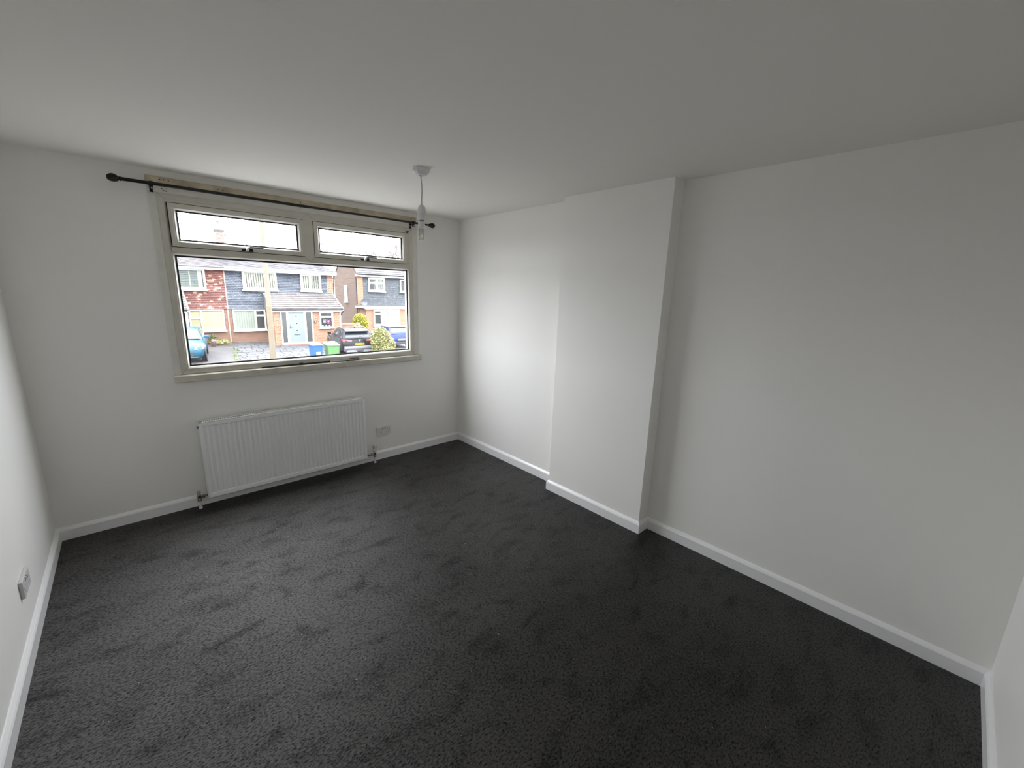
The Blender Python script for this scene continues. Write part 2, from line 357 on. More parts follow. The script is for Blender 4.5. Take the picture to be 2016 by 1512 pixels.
# ================================================================== CURTAIN POLE
cpz, cpy = 2.2945, -.078
cpo = thing('curtain_pole', (-1.5, cpy, cpz), 'black metal extending curtain pole with oval finials above the window', 'curtain pole')
MB().tube([(-2.60, cpy, cpz), (-1.50, cpy, cpz)], .0108, 14).build('outer_tube', IRON, cpo, True)
MB().tube([(-1.52, cpy, cpz), (-.410, cpy, cpz)], .0085, 14).build('inner_tube', IRON, cpo, True)
for sg, xb in ((-1, -2.594), (1, -.412)):
    b = MB().lathe([(.010, 0), (.014, sg*.003), (.014, sg*.007), (.009, sg*.011), (.013, sg*.016)], (xb, cpy, cpz), 16, 'x')
    pr = [(.008, .012), (.016, .018), (.0215, .030), (.0225, .040), (.0205, .051), (.015, .061), (.007, .067), (.001, .068)]
    b.lathe([(r, sg*h) for r, h in pr], (xb, cpy, cpz), 16, 'x')
    f = b.build('finial', IRON, cpo, True)
    b = MB()                                                    # leaf-like ribs on the finial
    for k in range(7):
        t = 2*math.pi*k/7
        b.tube([(xb+sg*h, cpy+(r+.0006)*math.cos(t+h*22), cpz+(r+.0006)*math.sin(t+h*22)) for r, h in pr[:-1]], .0016, 5)
    b.build('finial_ribs', mat('worn_iron', (.05, .045, .04), .4, metal=.6), f, True)
for x in (-2.455, -.578):
    b = MB().box(x-.009, x+.009, -.014, -.018+.000, 2.250, 2.300); b.box(x-.006, x+.006, cpy+.006, -.014, cpz-.018, cpz-.010)
    b.box(x-.008, x+.008, cpy-.006, cpy+.010, cpz-.034, cpz-.010)
    br = b.build('bracket', IRON, cpo)
    MB().lathe([(.0112, -.009), (.0145, -.009), (.0145, .009), (.0112, .009)], (x, cpy, cpz), 18, 'x').build('bracket_ring', IRON, br, True)
    MB().lathe([(.0001, cpy-.0085), (.004, cpy-.0085), (.004, cpy-.005)], (x, 0, cpz-.027), 10, 'y').build('bracket_screw', STEEL, br, True)

# ================================================================== BAR ON THE SILL
bar = thing('stay_bar', (-1.5, -.022, 1.031), 'thin black and silver metal bar lying along the window sill', 'metal bar')
z = 1.0365
MB().hexa([(-1.93, -.026, z-.004), (-1.40, -.026, z-.004), (-1.40, -.017, z-.004), (-1.93, -.017, z-.004), (-1.93, -.026, z+.001), (-1.40, -.026, z+.006), (-1.40, -.017, z+.006), (-1.93, -.017, z+.001)]).build('black_bar', IRON, bar)
MB().box(-1.648, -1.622, -.031, -.013, z-.004, z+.013).build('joint', IRON, bar, bevel=.002)
MB().hexa([(-1.40, -.025, z-.003), (-1.17, -.028, z-.003), (-1.17, -.014, z-.003), (-1.40, -.018, z-.003), (-1.40, -.025, z+.006), (-1.17, -.028, z+.007), (-1.17, -.014, z+.007), (-1.40, -.018, z+.006)]).build('silver_bar', STEEL, bar)
MB().hexa([(-1.36, -.024, z+.006), (-1.20, -.026, z+.007), (-1.20, -.016, z+.007), (-1.36, -.018, z+.006), (-1.30, -.024, z+.014), (-1.24, -.026, z+.016), (-1.24, -.016, z+.016), (-1.30, -.018, z+.014)]).build('silver_clasp', STEEL, bar)
MB().tube([(-1.26, -.031, z-.0005), (-1.155, -.031, z-.0005), (-1.142, -.031, z+.003), (-1.139, -.029, z+.008), (-1.146, -.026, z+.013), (-1.175, -.024, z+.013), (-1.23, -.024, z+.012)], .0036, 8).build('loop_handle', IRON, bar, True)

# ================================================================== RADIATOR
rx0, rx1, rz0, rz1, rfy = -2.384, -1.136, .072, .680, -.105
rad = thing('radiator', (-1.76, -.06, rz0), 'long white ribbed panel radiator under the window', 'radiator')
b = MB(); n = 37; x0, x1 = rx0+.020, rx1-.020; p = (x1-x0)/n; zA, zB, zC, zD = rz0+.002, rz0+.040, rz1-.034, rz1-.004
xs = [rx0]; dp = [0]
for i in range(n):
    a = x0+i*p; xs += [a+p*.05, a+p*.34, a+p*.66, a+p*.95]; dp += [0, 1, 1, 0]
xs.append(rx1); dp.append(0)
rows = [(zA, 0, .006), (zA+.006, 0, 0), (zB-.006, 0, 0), (zB+.006, 1, 0), (zC-.003, 1, 0), (zC+.003, 0, 0), (zD-.006, 0, 0), (zD, 0, .006)]
vs = []; fs = []
for z, k, back in rows:
    for x, d in zip(xs, dp): vs.append((x, rfy+back+.0075*k*d, z))
m = len(xs)
for i in range(len(rows)-1):
    for j in range(m-1): fs.append((i*m+j, i*m+j+1, (i+1)*m+j+1, (i+1)*m+j))
b.add(vs, fs); f = b.build('front_panel', RADW, rad)
f.modifiers.new('thick', 'SOLIDIFY').thickness = .0012
f.data.shade_smooth(); f.data.set_sharp_from_angle(angle=R(20))
MB().box(rx0, rx1, -.042, -.034, rz0, rz1-.006).build('back_panel', RADW, rad)
b = MB()
for i in range(36):
    x = x0 + (i+.5)*(x1-x0)/36; b.box(x-.010, x+.010, rfy+.020, -.044, rz0+.03, rz1-.05)
b.build('convector_fins', RADW, rad)
for x in (rx0, rx1-.0015): MB().box(x-.001, x+.0015, rfy+.004, -.034, rz0+.02, rz1-.002).build('side_panel', RADW, rad)
b = MB(); b.box(rx0, rx1, rfy+.002, rfy+.014, rz1-.003, rz1); b.box(rx0, rx1, -.048, -.034, rz1-.003, rz1)   # slotted top grille
k = 92
for i in range(k+1):
    x = rx0+.012+i*(rx1-rx0-.024)/k; b.box(x-.0035, x+.0035, rfy+.014, -.048, rz1-.003, rz1)
b.box(rx0, rx0+.012, rfy+.002, -.034, rz1-.003, rz1); b.box(rx1-.012, rx1, rfy+.002, -.034, rz1-.003, rz1)
b.build('top_grille', RADW, rad)
for x in (rx0+.25, rx1-.25): MB().box(x-.02, x+.02, -.034, -.001, rz1-.14, rz1-.06).build('hanging_bracket', RADW, rad)
MB().lathe([(.0001, 0), (.009, 0), (.009, .008), (.006, .012), (.0001, .012)], (rx0-.0135, -.068, rz1-.045), 12, 'x').build('bleed_valve', BRASS, rad, True)
# thermostatic valve (right) and lockshield valve (left)
def valve(x, xr, thermo):
    y = -.068; zc = .094
    b = MB().tube([(x, y, .0), (x, y, .075)], .0075, 12); pip = b.build('pipe', mat('white_pipe', (.72, .72, .70), .4), rad, True)
    MB().lathe([(.0115, 0), (.0115, .012), (.009, .016)], (x, y, 0), 14).build('pipe_collar', PLASTW, pip, True)
    b = MB().lathe([(.010, .060), (.014, .062), (.014, .080), (.011, .084), (.0125, .090), (.0125, .106), (.009, .110)], (x, y, 0), 14)
    b.tube([(x, y, zc), (xr, y, zc)], .0085, 12)
    b.lathe([(.0125, x + (.016 if xr > x else -.016)), (.0135, x + (.034 if xr > x else -.034))], (0, y, zc), 6, 'x')
    v = b.build('thermostatic_valve' if thermo else 'lockshield_valve', BRASS, rad, True)
    if thermo:
        MB().lathe([(.012, .110), (.019, .116), (.021, .130), (.021, .139), (.018, .141)], (x, y, 0), 20).build('valve_collar', mat('cream_plastic', (.68, .65, .58), .35), v, True)
        b = MB().lathe([(.014, .141), (.018, .143), (.018, .182), (.016, .188), (.0001, .189)], (x, y, 0), 24); v2 = b.build('valve_head', PLASTW, v, True)
        b = MB()
        for k in range(8):
            t = 2*math.pi*(k+.3)/8; b.obox((x+.0180*math.cos(t), y+.0180*math.sin(t), .164), (.0016, .004, .032), Matrix.Rotation(t, 3, 'Z'))
        b.build('grip_slots', mat('grip_grey', (.10, .10, .10), .5), v)
    else:
        MB().lathe([(.009, .108), (.0125, .112), (.012, .138), (.008, .142), (.0001, .142)], (x, y, 0), 16).build('valve_cap', mat('grey_cap', (.40, .39, .37), .4), v, True)
valve(-1.045, rx1-.001, True)
valve(-2.438, rx0+.001, False)

# ================================================================== SOCKETS
def socket(name, loc, rot, label, depth, w_=.147, h_=.087, pm=None):
    """built facing -y around its own origin"""
    t = thing(name, loc, label, 'socket', rot=rot); ORG[t.name] = (0, 0, 0)
    MB().box(-w_/2, w_/2, -depth, 0, -h_/2, h_/2).build('face_plate', pm or PLASTW, t, bevel=.003)
    for sx in (-1, 1):
        cx = sx*.036
        for a in ((cx-.002, cx+.002, .004, .012), (cx-.0145, cx-.0085, -.020, -.016), (cx+.0085, cx+.0145, -.020, -.016)):
            MB().box(a[0], a[1], -depth-.0004, -depth+.002, a[2], a[3]).build('pin_hole', DARK, t)
        MB().hexa([(sx*.012-.006, -depth-.001, .014), (sx*.012+.006, -depth-.001, .014), (sx*.012+.006, -depth+.003, .014), (sx*.012-.006, -depth+.003, .014),
                   (sx*.012-.006, -depth-.0045, .034), (sx*.012+.006, -depth-.0045, .034), (sx*.012+.006, -depth+.003, .034), (sx*.012-.006, -depth+.003, .034)]).build('rocker_switch', mat('rocker_grey', (.55, .55, .55), .3), t)
        MB().lathe([(.0001, -depth-.0012), (.0035, -depth-.0012), (.0038, -depth+.001)], (sx*.060, 0, 0), 12, 'y').build('screw', mat('grey_screw', (.35, .35, .35), .4, metal=.6), t, True)
    return t
socket('wall_socket', (-.915, 0, .291), 0, 'white double wall socket to the right of the radiator', .012)
socket('wall_socket', (-W, -1.012, .290), R(90), 'white double socket low on the left wall', .014, .153, .084, mat('darkened_switch_plastic', (.56, .555, .56), .5))  # plastic coloured darker to imitate contrast with window sheen on the wall

# ================================================================== PENDANT LAMP
px, py = -1.250, -1.362
pen = thing('pendant_lamp', (px, py, H), 'bare white pendant lamp with stick bulb hanging from the ceiling', 'lamp')
MB().lathe([(.0001, 2.3555), (.011, 2.3555), (.014, 2.361), (.034, 2.363), (.052, 2.379), (.053, 2.400), (.0001, 2.400)], (px, py, 0), 10).build('ceiling_rose', PLASTW, pen)
cord = [(px, py, 2.358), (px+.002, py, 2.335), (px+.0065, py, 2.30), (px+.006, py, 2.26), (px+.0035, py, 2.225), (px+.004, py, 2.19)]
MB().tube(cord, .0033, 8).build('flex', FLEX, pen, True)
hx = px+.003
lh = MB().lathe([(.004, 2.194), (.012, 2.192), (.020, 2.183), (.0245, 2.166), (.0265, 2.148), (.0265, 2.140), (.0245, 2.139), (.0245, 2.133), (.0262, 2.132), (.0245, 2.104), (.0001, 2.104)], (hx, py, 0), 24).build('lamp_holder', PLASTW, pen, True)
MB().lathe([(.015, 2.106), (.015, 2.094)], (hx, py, 0), 16).build('bayonet_cap', mat('dull_metal_cap', (.22, .22, .22), .4, metal=.8), pen, True)
bl = MB().lathe([(.0001, 2.096), (.018, 2.096), (.021, 2.090), (.0215, 2.068), (.0235, 2.064), (.0235, 2.058), (.0001, 2.058)], (hx-.003, py, 0), 20).build('bulb', mat('bulb_base_white', (.78, .78, .75), .4), pen, True)
for k in range(3):
    t = 2*math.pi*k/3+.5; c0 = (hx-.004+.0115*math.cos(t), py+.0115*math.sin(t)); u = (-math.sin(t)*.0058, math.cos(t)*.0058)
    pts = [(c0[0]+u[0], c0[1]+u[1], 2.060), (c0[0]+u[0], c0[1]+u[1], 2.003), (c0[0]+u[0]*.7, c0[1]+u[1]*.7, 1.994), (c0[0], c0[1], 1.990), (c0[0]-u[0]*.7, c0[1]-u[1]*.7, 1.994), (c0[0]-u[0], c0[1]-u[1], 2.003), (c0[0]-u[0], c0[1]-u[1], 2.060)]
    MB().tube(pts, .0046, 10).build('bulb_tube', TUBEG, bl, True)

# ================================================================== OUTSIDE
def g(x, y): return -1.85 - .035*x - .02*(27-y)          # the street falls gently to the right
BRICKO = mat_brick('orange_brick', (.140, .044, .018), (.195, .074, .032), (.27, .20, .145))
BRICKR = mat_brick('old_red_brick', (.105, .042, .026), (.150, .070, .040), (.13, .10, .075))
BRICKD = mat_brick('brown_brick', (.030, .015, .013), (.080, .045, .026), (.070, .050, .037))
BRICKG = mat_brick('weathered_grey_brick', (.09, .060, .05), (.13, .085, .07), (.20, .18, .165))
TILER = mat_ramp('red_hung_tiles', [(0, (.085, .026, .020)), (.70, (.105, .036, .028)), (.80, (.12, .05, .04)), (.87, (.30, .17, .11)), (1, (.36, .24, .15))])
TILEB = mat_ramp('blue_grey_hung_tiles', [(0, (.030, .037, .050)), (.6, (.042, .051, .068)), (1, (.058, .068, .086))], .55)
TILEN = mat_ramp('slate_hung_tiles', [(0, (.020, .026, .034)), (.7, (.030, .038, .047)), (.93, (.042, .050, .058)), (1, (.065, .070, .075))], .5)
TILEP = mat_ramp('pinkish_grey_roof_tiles', [(0, (.10, .09, .088)), (.5, (.13, .117, .114)), (1, (.16, .15, .147))], .6)
TILEM = mat_ramp('grey_roof_tiles', [(0, (.024, .022, .027)), (1, (.044, .040, .047))], .6)
TILEQ = mat_ramp('faded_purple_roof_tiles', [(0, (.028, .022, .025)), (1, (.048, .039, .042))], .6)
FRAMEW = mat('white_house_frames', (.42, .42, .42), .4)
FASCIA = mat('white_fascia', (.40, .40, .40), .4)
GUTB = mat('black_gutter', (.012, .012, .013), .4)
LEAD = mat('lead_flashing', (.045, .05, .058), .5)
PANE = mat_glass('house_pane', (.92, .93, .91), .018)
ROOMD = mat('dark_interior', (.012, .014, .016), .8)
BLINDC = mat('cream_blind', (.26, .255, .205), .7)
BLINDG = mat('green_cream_blind', (.31, .285, .185), .7)
BLINDW = mat('pale_curtain', (.215, .23, .21), .8)

# --- ground
def xl(y): return 2.05 - .145*(27-y)                    # slanted edge between tarmac drive and stamped paving
def sl(x, y): return x(y) if callable(x) else x
def slab(x0, x1, y0, y1, dz, m, name, parent=None, thick=.06):
    b = MB(); nx = 8
    for i in range(nx):
        q0, q1 = i/nx, (i+1)/nx; l0, l1, r0, r1 = sl(x0, y0), sl(x0, y1), sl(x1, y0), sl(x1, y1)
        P = [(l0+(r0-l0)*q0, y0), (l0+(r0-l0)*q1, y0), (l1+(r1-l1)*q1, y1), (l1+(r1-l1)*q0, y1)]
        b.hexa([(x, y, g(x, y)+dz-thick) for x, y in P] + [(x, y, g(x, y)+dz) for x, y in P])
    return b.build(name, m, parent)
TARM = mat('worn_tarmac', (.033, .0313, .0322), .85, noise=(1.6, .25), bump=(90, .4, .01))
struct(slab(-60, 90, -40, 120, -.02, mat('pale_concrete_ground', (.11, .107, .10), .9, noise=(.4, .15)), 'ground', thick=.3), 'pale street and forecourt ground outside', 'ground')
struct(slab(-6.2, xl, 14.5, 26.98, .0, TARM, 'driveway'), 'worn grey tarmac driveway under the turquoise car', 'driveway')
struct(slab(6.6, 9.3, 14.5, 26.98, .0, mat('grey_drive', (.05, .05, .052), .8, noise=(2, .2)), 'driveway'), 'grey driveway under the black car', 'driveway')
struct(slab(9.3, 18, 14.5, 32.3, .0, mat('grey_drive2', (.075, .072, .07), .8, noise=(2, .2)), 'driveway'), 'grey driveway under the royal blue car', 'driveway')
# stamped paving: random rectangular slabs with sunk joints
PAVE = mat_ramp('stamped_paving', [(0, (.027, .028, .031)), (.5, (.037, .038, .041)), (1, (.048, .049, .051))], .7)
base = struct(slab(xl, 6.55, 14.5, 26.98, -.005, mat('paving_joint', (.010, .010, .012), .9), 'patio'), 'pale grey stamped paving in front of the blue-grey tiled house', 'paving')
b = MB(); rr = random.Random(11); y = 14.6
while y < 26.9:
    hgt = rr.choice((.30, .42, .55)); x = xl(y) + rr.uniform(-.3, .05)
    while x < 6.5:
        wd = rr.choice((.35, .5, .7)); a, c = max(xl(y)+.03, x+.02), min(6.53, x+wd-.02); y1 = min(26.95, y+hgt-.025)
        if c-a > .06:
            dz = rr.uniform(.008, .02); P = [(a, y), (c, y), (c, y1), (a, y1)]
            b.hexa([(p, q, g(p, q)-.004) for p, q in P] + [(p, q, g(p, q)+dz) for p, q in P], rr.uniform(.02, 1))
        x += wd
    y += hgt
tag(b.build('paving_slabs', PAVE, base), kind='stuff')

# --- building kit
def hung_tiles(name, m, parent, x0, x1, z0, z1, y, holes=(), pitch=.100, tw=.165, seed=1, off=None):
    """lapped hung tiles on a wall facing -y"""
    b = MB(); rr = random.Random(seed); nz = max(1, round((z1-z0)/pitch)); pz = (z1-z0)/nz
    for r in range(nz):
        z = z0+r*pz; x = x0 - (tw/2 if r % 2 else 0)
        while x < x1:
            a, c = max(x0, x+.003), min(x1, x+tw-.003); x += tw
            if c-a < .02 or any(h[0] < a and c < h[1] and h[2] < z and z+pz < h[3] for h in holes): continue
            t = rr.uniform(-.004, .004)
            b.hexa([(a, y-.066+t, z), (c, y-.066+t, z), (c, y, z), (a, y, z), (a, y-.014, z+pz*1.06), (c, y-.014, z+pz*1.06), (c, y, z+pz*1.06), (a, y, z+pz*1.06)], rr.uniform(.02, 1))
    return tag(b.build(name, m, parent), kind='stuff')
def roof_tiles(name, m, parent, x0, x1, ya, za, yb, zb, gauge=.30, tw=.30, seed=1, thick=.045):
    """lapped tiles on a slope running from the eave (ya, za) up to (yb, zb)"""
    b = MB(); rr = random.Random(seed); ln = math.hypot(yb-ya, zb-za); n = max(1, round(ln/gauge)); dy, dz = (yb-ya)/n, (zb-za)/n
    ny, nz = -(zb-za)/ln, (yb-ya)/ln
    if nz < 0: ny, nz = -ny, -nz
    for r in range(n):
        y0, z0 = ya+dy*r, za+dz*r; y1, z1 = ya+dy*(r+1.12), za+dz*(r+1.12); x = x0 - (tw/2 if r % 2 else 0)
        while x < x1:
            a, c = max(x0, x+.005), min(x1, x+tw-.005); x += tw
            if c-a < .03: continue
            t = thick+rr.uniform(-.006, .006)
            b.hexa([(a, y0, z0), (c, y0, z0), (c, y1, z1), (a, y1, z1), (a, y0+ny*t, z0+nz*t), (c, y0+ny*t, z0+nz*t), (c, y1+ny*.012, z1+nz*.012), (a, y1+ny*.012, z1+nz*.012)], rr.uniform(.02, 1))
    return tag(b.build(name, m, parent), kind='stuff')
def house_window(parent, x0, x1, z0, z1, y, mull=(), trans=(), fwid=.07, sill=.10, blind=None, seed=0, lab=None):
    """white framed window standing proud of a wall facing -y. mull: x of uprights; trans: (xa, xb, z) bars"""
    yf = y-.09
    b = MB().ring(x0, x1, z0, z1, [(0, yf), (fwid-.015, yf), (fwid, yf+.02), (fwid, y-.01), (0, y-.01)])
    for x in mull: b.box(x-fwid*.55, x+fwid*.55, yf+.002, y-.012, z0+fwid*.6, z1-fwid*.6)
    for xa, xb, z in trans: b.box(xa, xb, yf+.003, y-.012, z-fwid*.55, z+fwid*.55)
    fr = b.build('window', FRAMEW, parent)
    if lab: fr['label'] = lab
    if sill: MB().box(x0-.05, x1+.05, yf-.07, y-.01, z0-sill, z0+.005).build('window_sill', FRAMEW, fr)
    xs = [x0+fwid*.4] + list(mull) + [x1-fwid*.4]
    for i in range(len(xs)-1):
        a, c = xs[i], xs[i+1]; cuts = sorted(z for xa, xb, z in trans if xa <= (a+c)/2 <= xb); zs = [z0+fwid*.4]+cuts+[z1-fwid*.4]
        for j in range(len(zs)-1): MB().box(a, c, yf+.042, yf+.046, zs[j], zs[j+1]).build('pane', PANE, fr)
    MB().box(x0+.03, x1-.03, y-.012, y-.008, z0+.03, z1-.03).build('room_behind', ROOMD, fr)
    rr = random.Random(seed)
    if blind and blind[0] == 'slats':
        b = MB(); xa, xb, openn, m = blind[1], blind[2], blind[3], blind[4]; x = xa
        while x < xb:
            k = openn*rr.uniform(.6, 1.15); wv = .125*(1-k*.62); b.hexa([(x, y-.030, z0+.05), (x+wv, y-.022, z0+.05), (x+wv, y-.020, z0+.05), (x, y-.028, z0+.05), (x, y-.030, z1-.05), (x+wv, y-.022, z1-.05), (x+wv, y-.020, z1-.05), (x, y-.028, z1-.05)]); x += .13
        b.build('vertical_blind', m, fr)['kind'] = 'stuff'
    if blind and blind[0] == 'sheet':
        b = MB(); xa, xb, m = blind[1], blind[2], blind[3]; nn = max(2, int((xb-xa)/.06))
        for i in range(nn): x = xa+(xb-xa)*i/nn; b.box(x, x+(xb-xa)/nn, y-.026-.006*(i % 2), y-.018, z0+.05, z1-.05)
        b.build('curtain', m, fr)
    return fr

# --- house pair opposite: red-tiled left half, blue-grey right half
YF = 27.0
hA = thing('house', (-2.0, 29.0, -1.9), 'left half of the opposite house pair with speckled red hung tiles', 'house')
hB = thing('house', (5.2, 29.0, -2.0), 'right half of the opposite house pair with blue-grey hung tiles and porch', 'house')
PX = 1.93
for h, x0, x1, m in ((hA, -6.2, PX, BRICKR), (hB, PX, 8.32, BRICKR)):
    MB().box(x0, x1, YF, 35, -2.6, 2.62).build('wall', m, h)
hung_tiles('hung_tiles', TILER, hA, -6.2, PX-.03, .16, 2.44, YF, holes=[(-.34, 1.02, 1.28, 2.62)], seed=21)
hung_tiles('hung_tiles', TILEB, hB, PX+.03, 7.90, .14, 2.42, YF, holes=[(2.80, 4.78, 1.28, 2.6), (6.12, 7.54, 1.28, 2.6), (3.9, 9, 0, 1.0)], seed=22)
MB().box(PX-.035, PX+.035, YF-.055, YF, .16, 2.46).build('party_strip', mat('pale_mortar_strip', (.20, .16, .14), .8), hA)
MB().box(PX-.05, PX+.02, YF-.03, YF, -1.9, .14).build('downpipe', mat('buff_pipe', (.22, .16, .13), .6), hA)
MB().box(7.90, 8.33, YF-.05, YF, 1.1, 2.42).build('brick_pier', BRICKO, hB)
MB().tube([(8.375, YF-.06, 2.45), (8.345, YF-.06, 1.12)], .035, 8).build('downpipe', GUTB, hB, True)
for h, x0, x1, mm in ((hA, -6.4, PX, TILEQ), (hB, PX, 8.50, TILEM)):
    MB().box(x0, x1, YF-.30, YF+.02, 2.455, 2.60).build('fascia', FASCIA, h)
    MB().box(x0, x1, YF-.33, YF+.02, 2.44, 2.46).build('soffit', FASCIA, h)
    MB().tube([(x0, YF-.34, 2.625), (x1, YF-.34, 2.605)], .05, 8).build('gutter', mat('grey_gutter', (.10, .10, .11), .5) if h is hA else mat('white_gutter', (.3, .3, .32), .5), h, True)
    roof_tiles('roof_tiles', mm, h, x0, x1, YF-.36, 2.63, 30.9, 3.42, gauge=.31, seed=3 if h is hA else 4)
    MB().prism([(YF-.3, 2.55), (30.9, 3.40), (35.2, 2.55)], 'x', x0+.1, x1-.02).build('roof', mm, h)
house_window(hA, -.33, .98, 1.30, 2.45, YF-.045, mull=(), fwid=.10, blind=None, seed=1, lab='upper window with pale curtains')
fr = [o for o in hA.children if o.name.startswith('window')][-1]
b = MB(); b.box(.22, .27, YF-.075, YF-.07, 1.45, 2.35); b.box(.62, .82, YF-.075, YF-.07, 1.40, 2.35)
for i in range(9): b.box(-.22, .82, YF-.079, YF-.076, 1.44+i*.1, 1.455+i*.1)
b.build('blind_slats', BLINDC, fr)['kind'] = 'stuff'
MB().box(-.25, .60, YF-.072, YF-.068, 1.42, 2.34).build('curtain', mat('dark_teal_cloth', (.030, .045, .050), .8), fr)  # dark teal is the curtain's own colour
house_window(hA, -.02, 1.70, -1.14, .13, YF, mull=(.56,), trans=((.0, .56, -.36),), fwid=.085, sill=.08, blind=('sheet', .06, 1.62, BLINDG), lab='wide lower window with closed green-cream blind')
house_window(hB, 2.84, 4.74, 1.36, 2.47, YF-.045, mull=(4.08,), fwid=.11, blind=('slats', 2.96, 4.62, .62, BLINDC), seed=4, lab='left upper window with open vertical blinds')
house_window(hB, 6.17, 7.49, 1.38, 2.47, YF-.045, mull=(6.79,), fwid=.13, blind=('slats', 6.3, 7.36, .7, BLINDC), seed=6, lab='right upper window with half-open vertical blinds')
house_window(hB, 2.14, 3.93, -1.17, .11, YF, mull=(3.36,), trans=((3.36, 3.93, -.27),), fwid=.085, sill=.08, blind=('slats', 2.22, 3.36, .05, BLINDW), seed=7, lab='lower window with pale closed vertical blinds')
MB().box(PX+.1, 2.08, YF-.02, YF, -1.85, .12).build('brick_pier', BRICKR, hB)
# chimney on the party ridge
MB().box(2.30, 2.76, 30.7, 31.3, 3.1, 5.02).build('chimney', BRICKG, hB)
ch = [o for o in hB.children if o.name.startswith('chimney')][-1]
b = MB().box(2.27, 2.79, 30.67, 31.33, 5.02, 5.09); b.box(2.24, 2.82, 30.64, 31.36, 5.09, 5.17); b.build('chimney_cap', mat('cap_grey', (.10, .095, .095), .8), ch)
MB().lathe([(.13, 5.17), (.12, 5.22), (.10, 5.62), (.125, 5.64), (.125, 5.70), (.08, 5.70)], (2.53, 31, 0), 14).build('chimney_pot', mat('pink_terracotta', (.26, .12, .11), .8), ch, True)
b = MB().tube([(2.86, 30.75, 4.75), (2.86, 30.75, 5.75)], .012, 6); b.tube([(2.72, 30.75, 4.86), (2.88, 30.75, 4.80)], .016, 6); b.build('aerial_mast', LEAD, ch)

# --- porch of the right half
YP = 25.3
def lean_porch(h, x0, x1, gut_m):
    MB().box(x0, x1, YP, YF, -2.5, .12).build('porch_wall', BRICKO, h)
    MB().box(x0-.14, x1+.10, YP-.14, YP+.02, .03, .17).build('porch_fascia', FASCIA, h)
    MB().tube([(x0-.18, YP-.19, .205), (x1+.22, YP-.19, .195)], .052, 8).build('porch_gutter', gut_m, h, True)
    MB().prism([(YP-.14, .12), (YF, .12), (YF, 1.12), (YP-.14, .20)], 'x', x0-.12, x1+.10).build('porch_roof', TILEP, h)
    roof_tiles('porch_roof_tiles', TILEP, h, x0-.16, x1+.14, YP-.24, .215, YF-.04, 1.15, gauge=.265, tw=.30, seed=9, thick=.11)
    MB().hexa([(x1+.13, YP-.22, .10), (x1+.19, YP-.22, .10), (x1+.19, YF, 1.06), (x1+.13, YF, 1.06), (x1+.13, YP-.22, .30), (x1+.19, YP-.22, .30), (x1+.19, YF, 1.24), (x1+.13, YF, 1.24)]).build('verge_board', FASCIA, h)
lean_porch(hB, 4.02, 8.06, GUTB)
lean_porch(hA, -3.2, -.33, GUTB)
MB().box(3.75, 8.2, YF-.06, YF-.01, 1.13, 1.24).build('flashing', LEAD, hB)
MB().tube([(8.30, YP-.19, .19), (8.22, YP-.10, -.02), (8.14, YP-.02, -.20)], .03, 8).build('swan_neck', GUTB, hB, True)
MB().box(8.07, 8.14, YP+.03, YP+.10, -.95, .1).build('porch_downpipe', FASCIA, hB)
MB().box(-.32, -.20, YP-.05, YP+.08, -1.9, .1).build('porch_downpipe', FASCIA, hA)
# front door set: two side lights and a pale blue door
x0, x1, z0, z1 = 4.36, 6.27, -1.99, .10; yf = YP-.06
b = MB().ring(x0, x1, z0, z1, [(0, yf), (.08, yf), (.08, YP-.005), (0, YP-.005)])
for a, c in ((4.70, 4.83), (5.74, 5.87)): b.box(a, c, yf+.002, YP-.006, z0+.06, z1-.06)
b.box(x0-.02, x1+.02, yf-.05, YP, z0-.03, z0+.09); ds = b.build('door_frame', FRAMEW, hB)
for a, c in ((4.44, 4.70), (5.87, 6.19)):
    MB().box(a, c, YP-.035, YP-.030, z0+.08, z1-.08).build('side_light', mat('grey_side_glass', (.045, .047, .046), .12), ds)
dr = MB().box(4.83, 5.74, YP-.05, YP-.012, z0+.10, z1-.08).build('front_door', mat('pale_blue_door', (.115, .142, .156), .4), hB); dr['label'] = 'pale blue front door with three small square windows'
for z in (-.25, -.70, -1.14):
    MB().ring(5.18, 5.38, z-.10, z+.10, [(0, YP-.062), (.04, YP-.062), (.05, YP-.052), (0, YP-.05)]).build('glazed_square', FRAMEW, dr)
    MB().box(5.225, 5.335, YP-.056, YP-.051, z-.055, z+.055).build('small_pane', mat('dark_square_glass', (.03, .04, .045), .15), dr)
MB().box(5.09, 5.46, YP-.060, YP-.049, -1.43, -1.375).build('letter_plate', mat('letter_chrome', (.09, .10, .11), .3, metal=.5), dr)
b = MB().box(4.87, 4.90, YP-.062, YP-.049, -1.02, -.80); b.box(4.87, 5.00, YP-.085, YP-.07, -.925, -.900); b.box(4.875, 4.895, YP-.085, YP-.05, -.925, -.900); b.build('door_handle', mat('handle_grey', (.10, .10, .11), .3, metal=.6), dr)
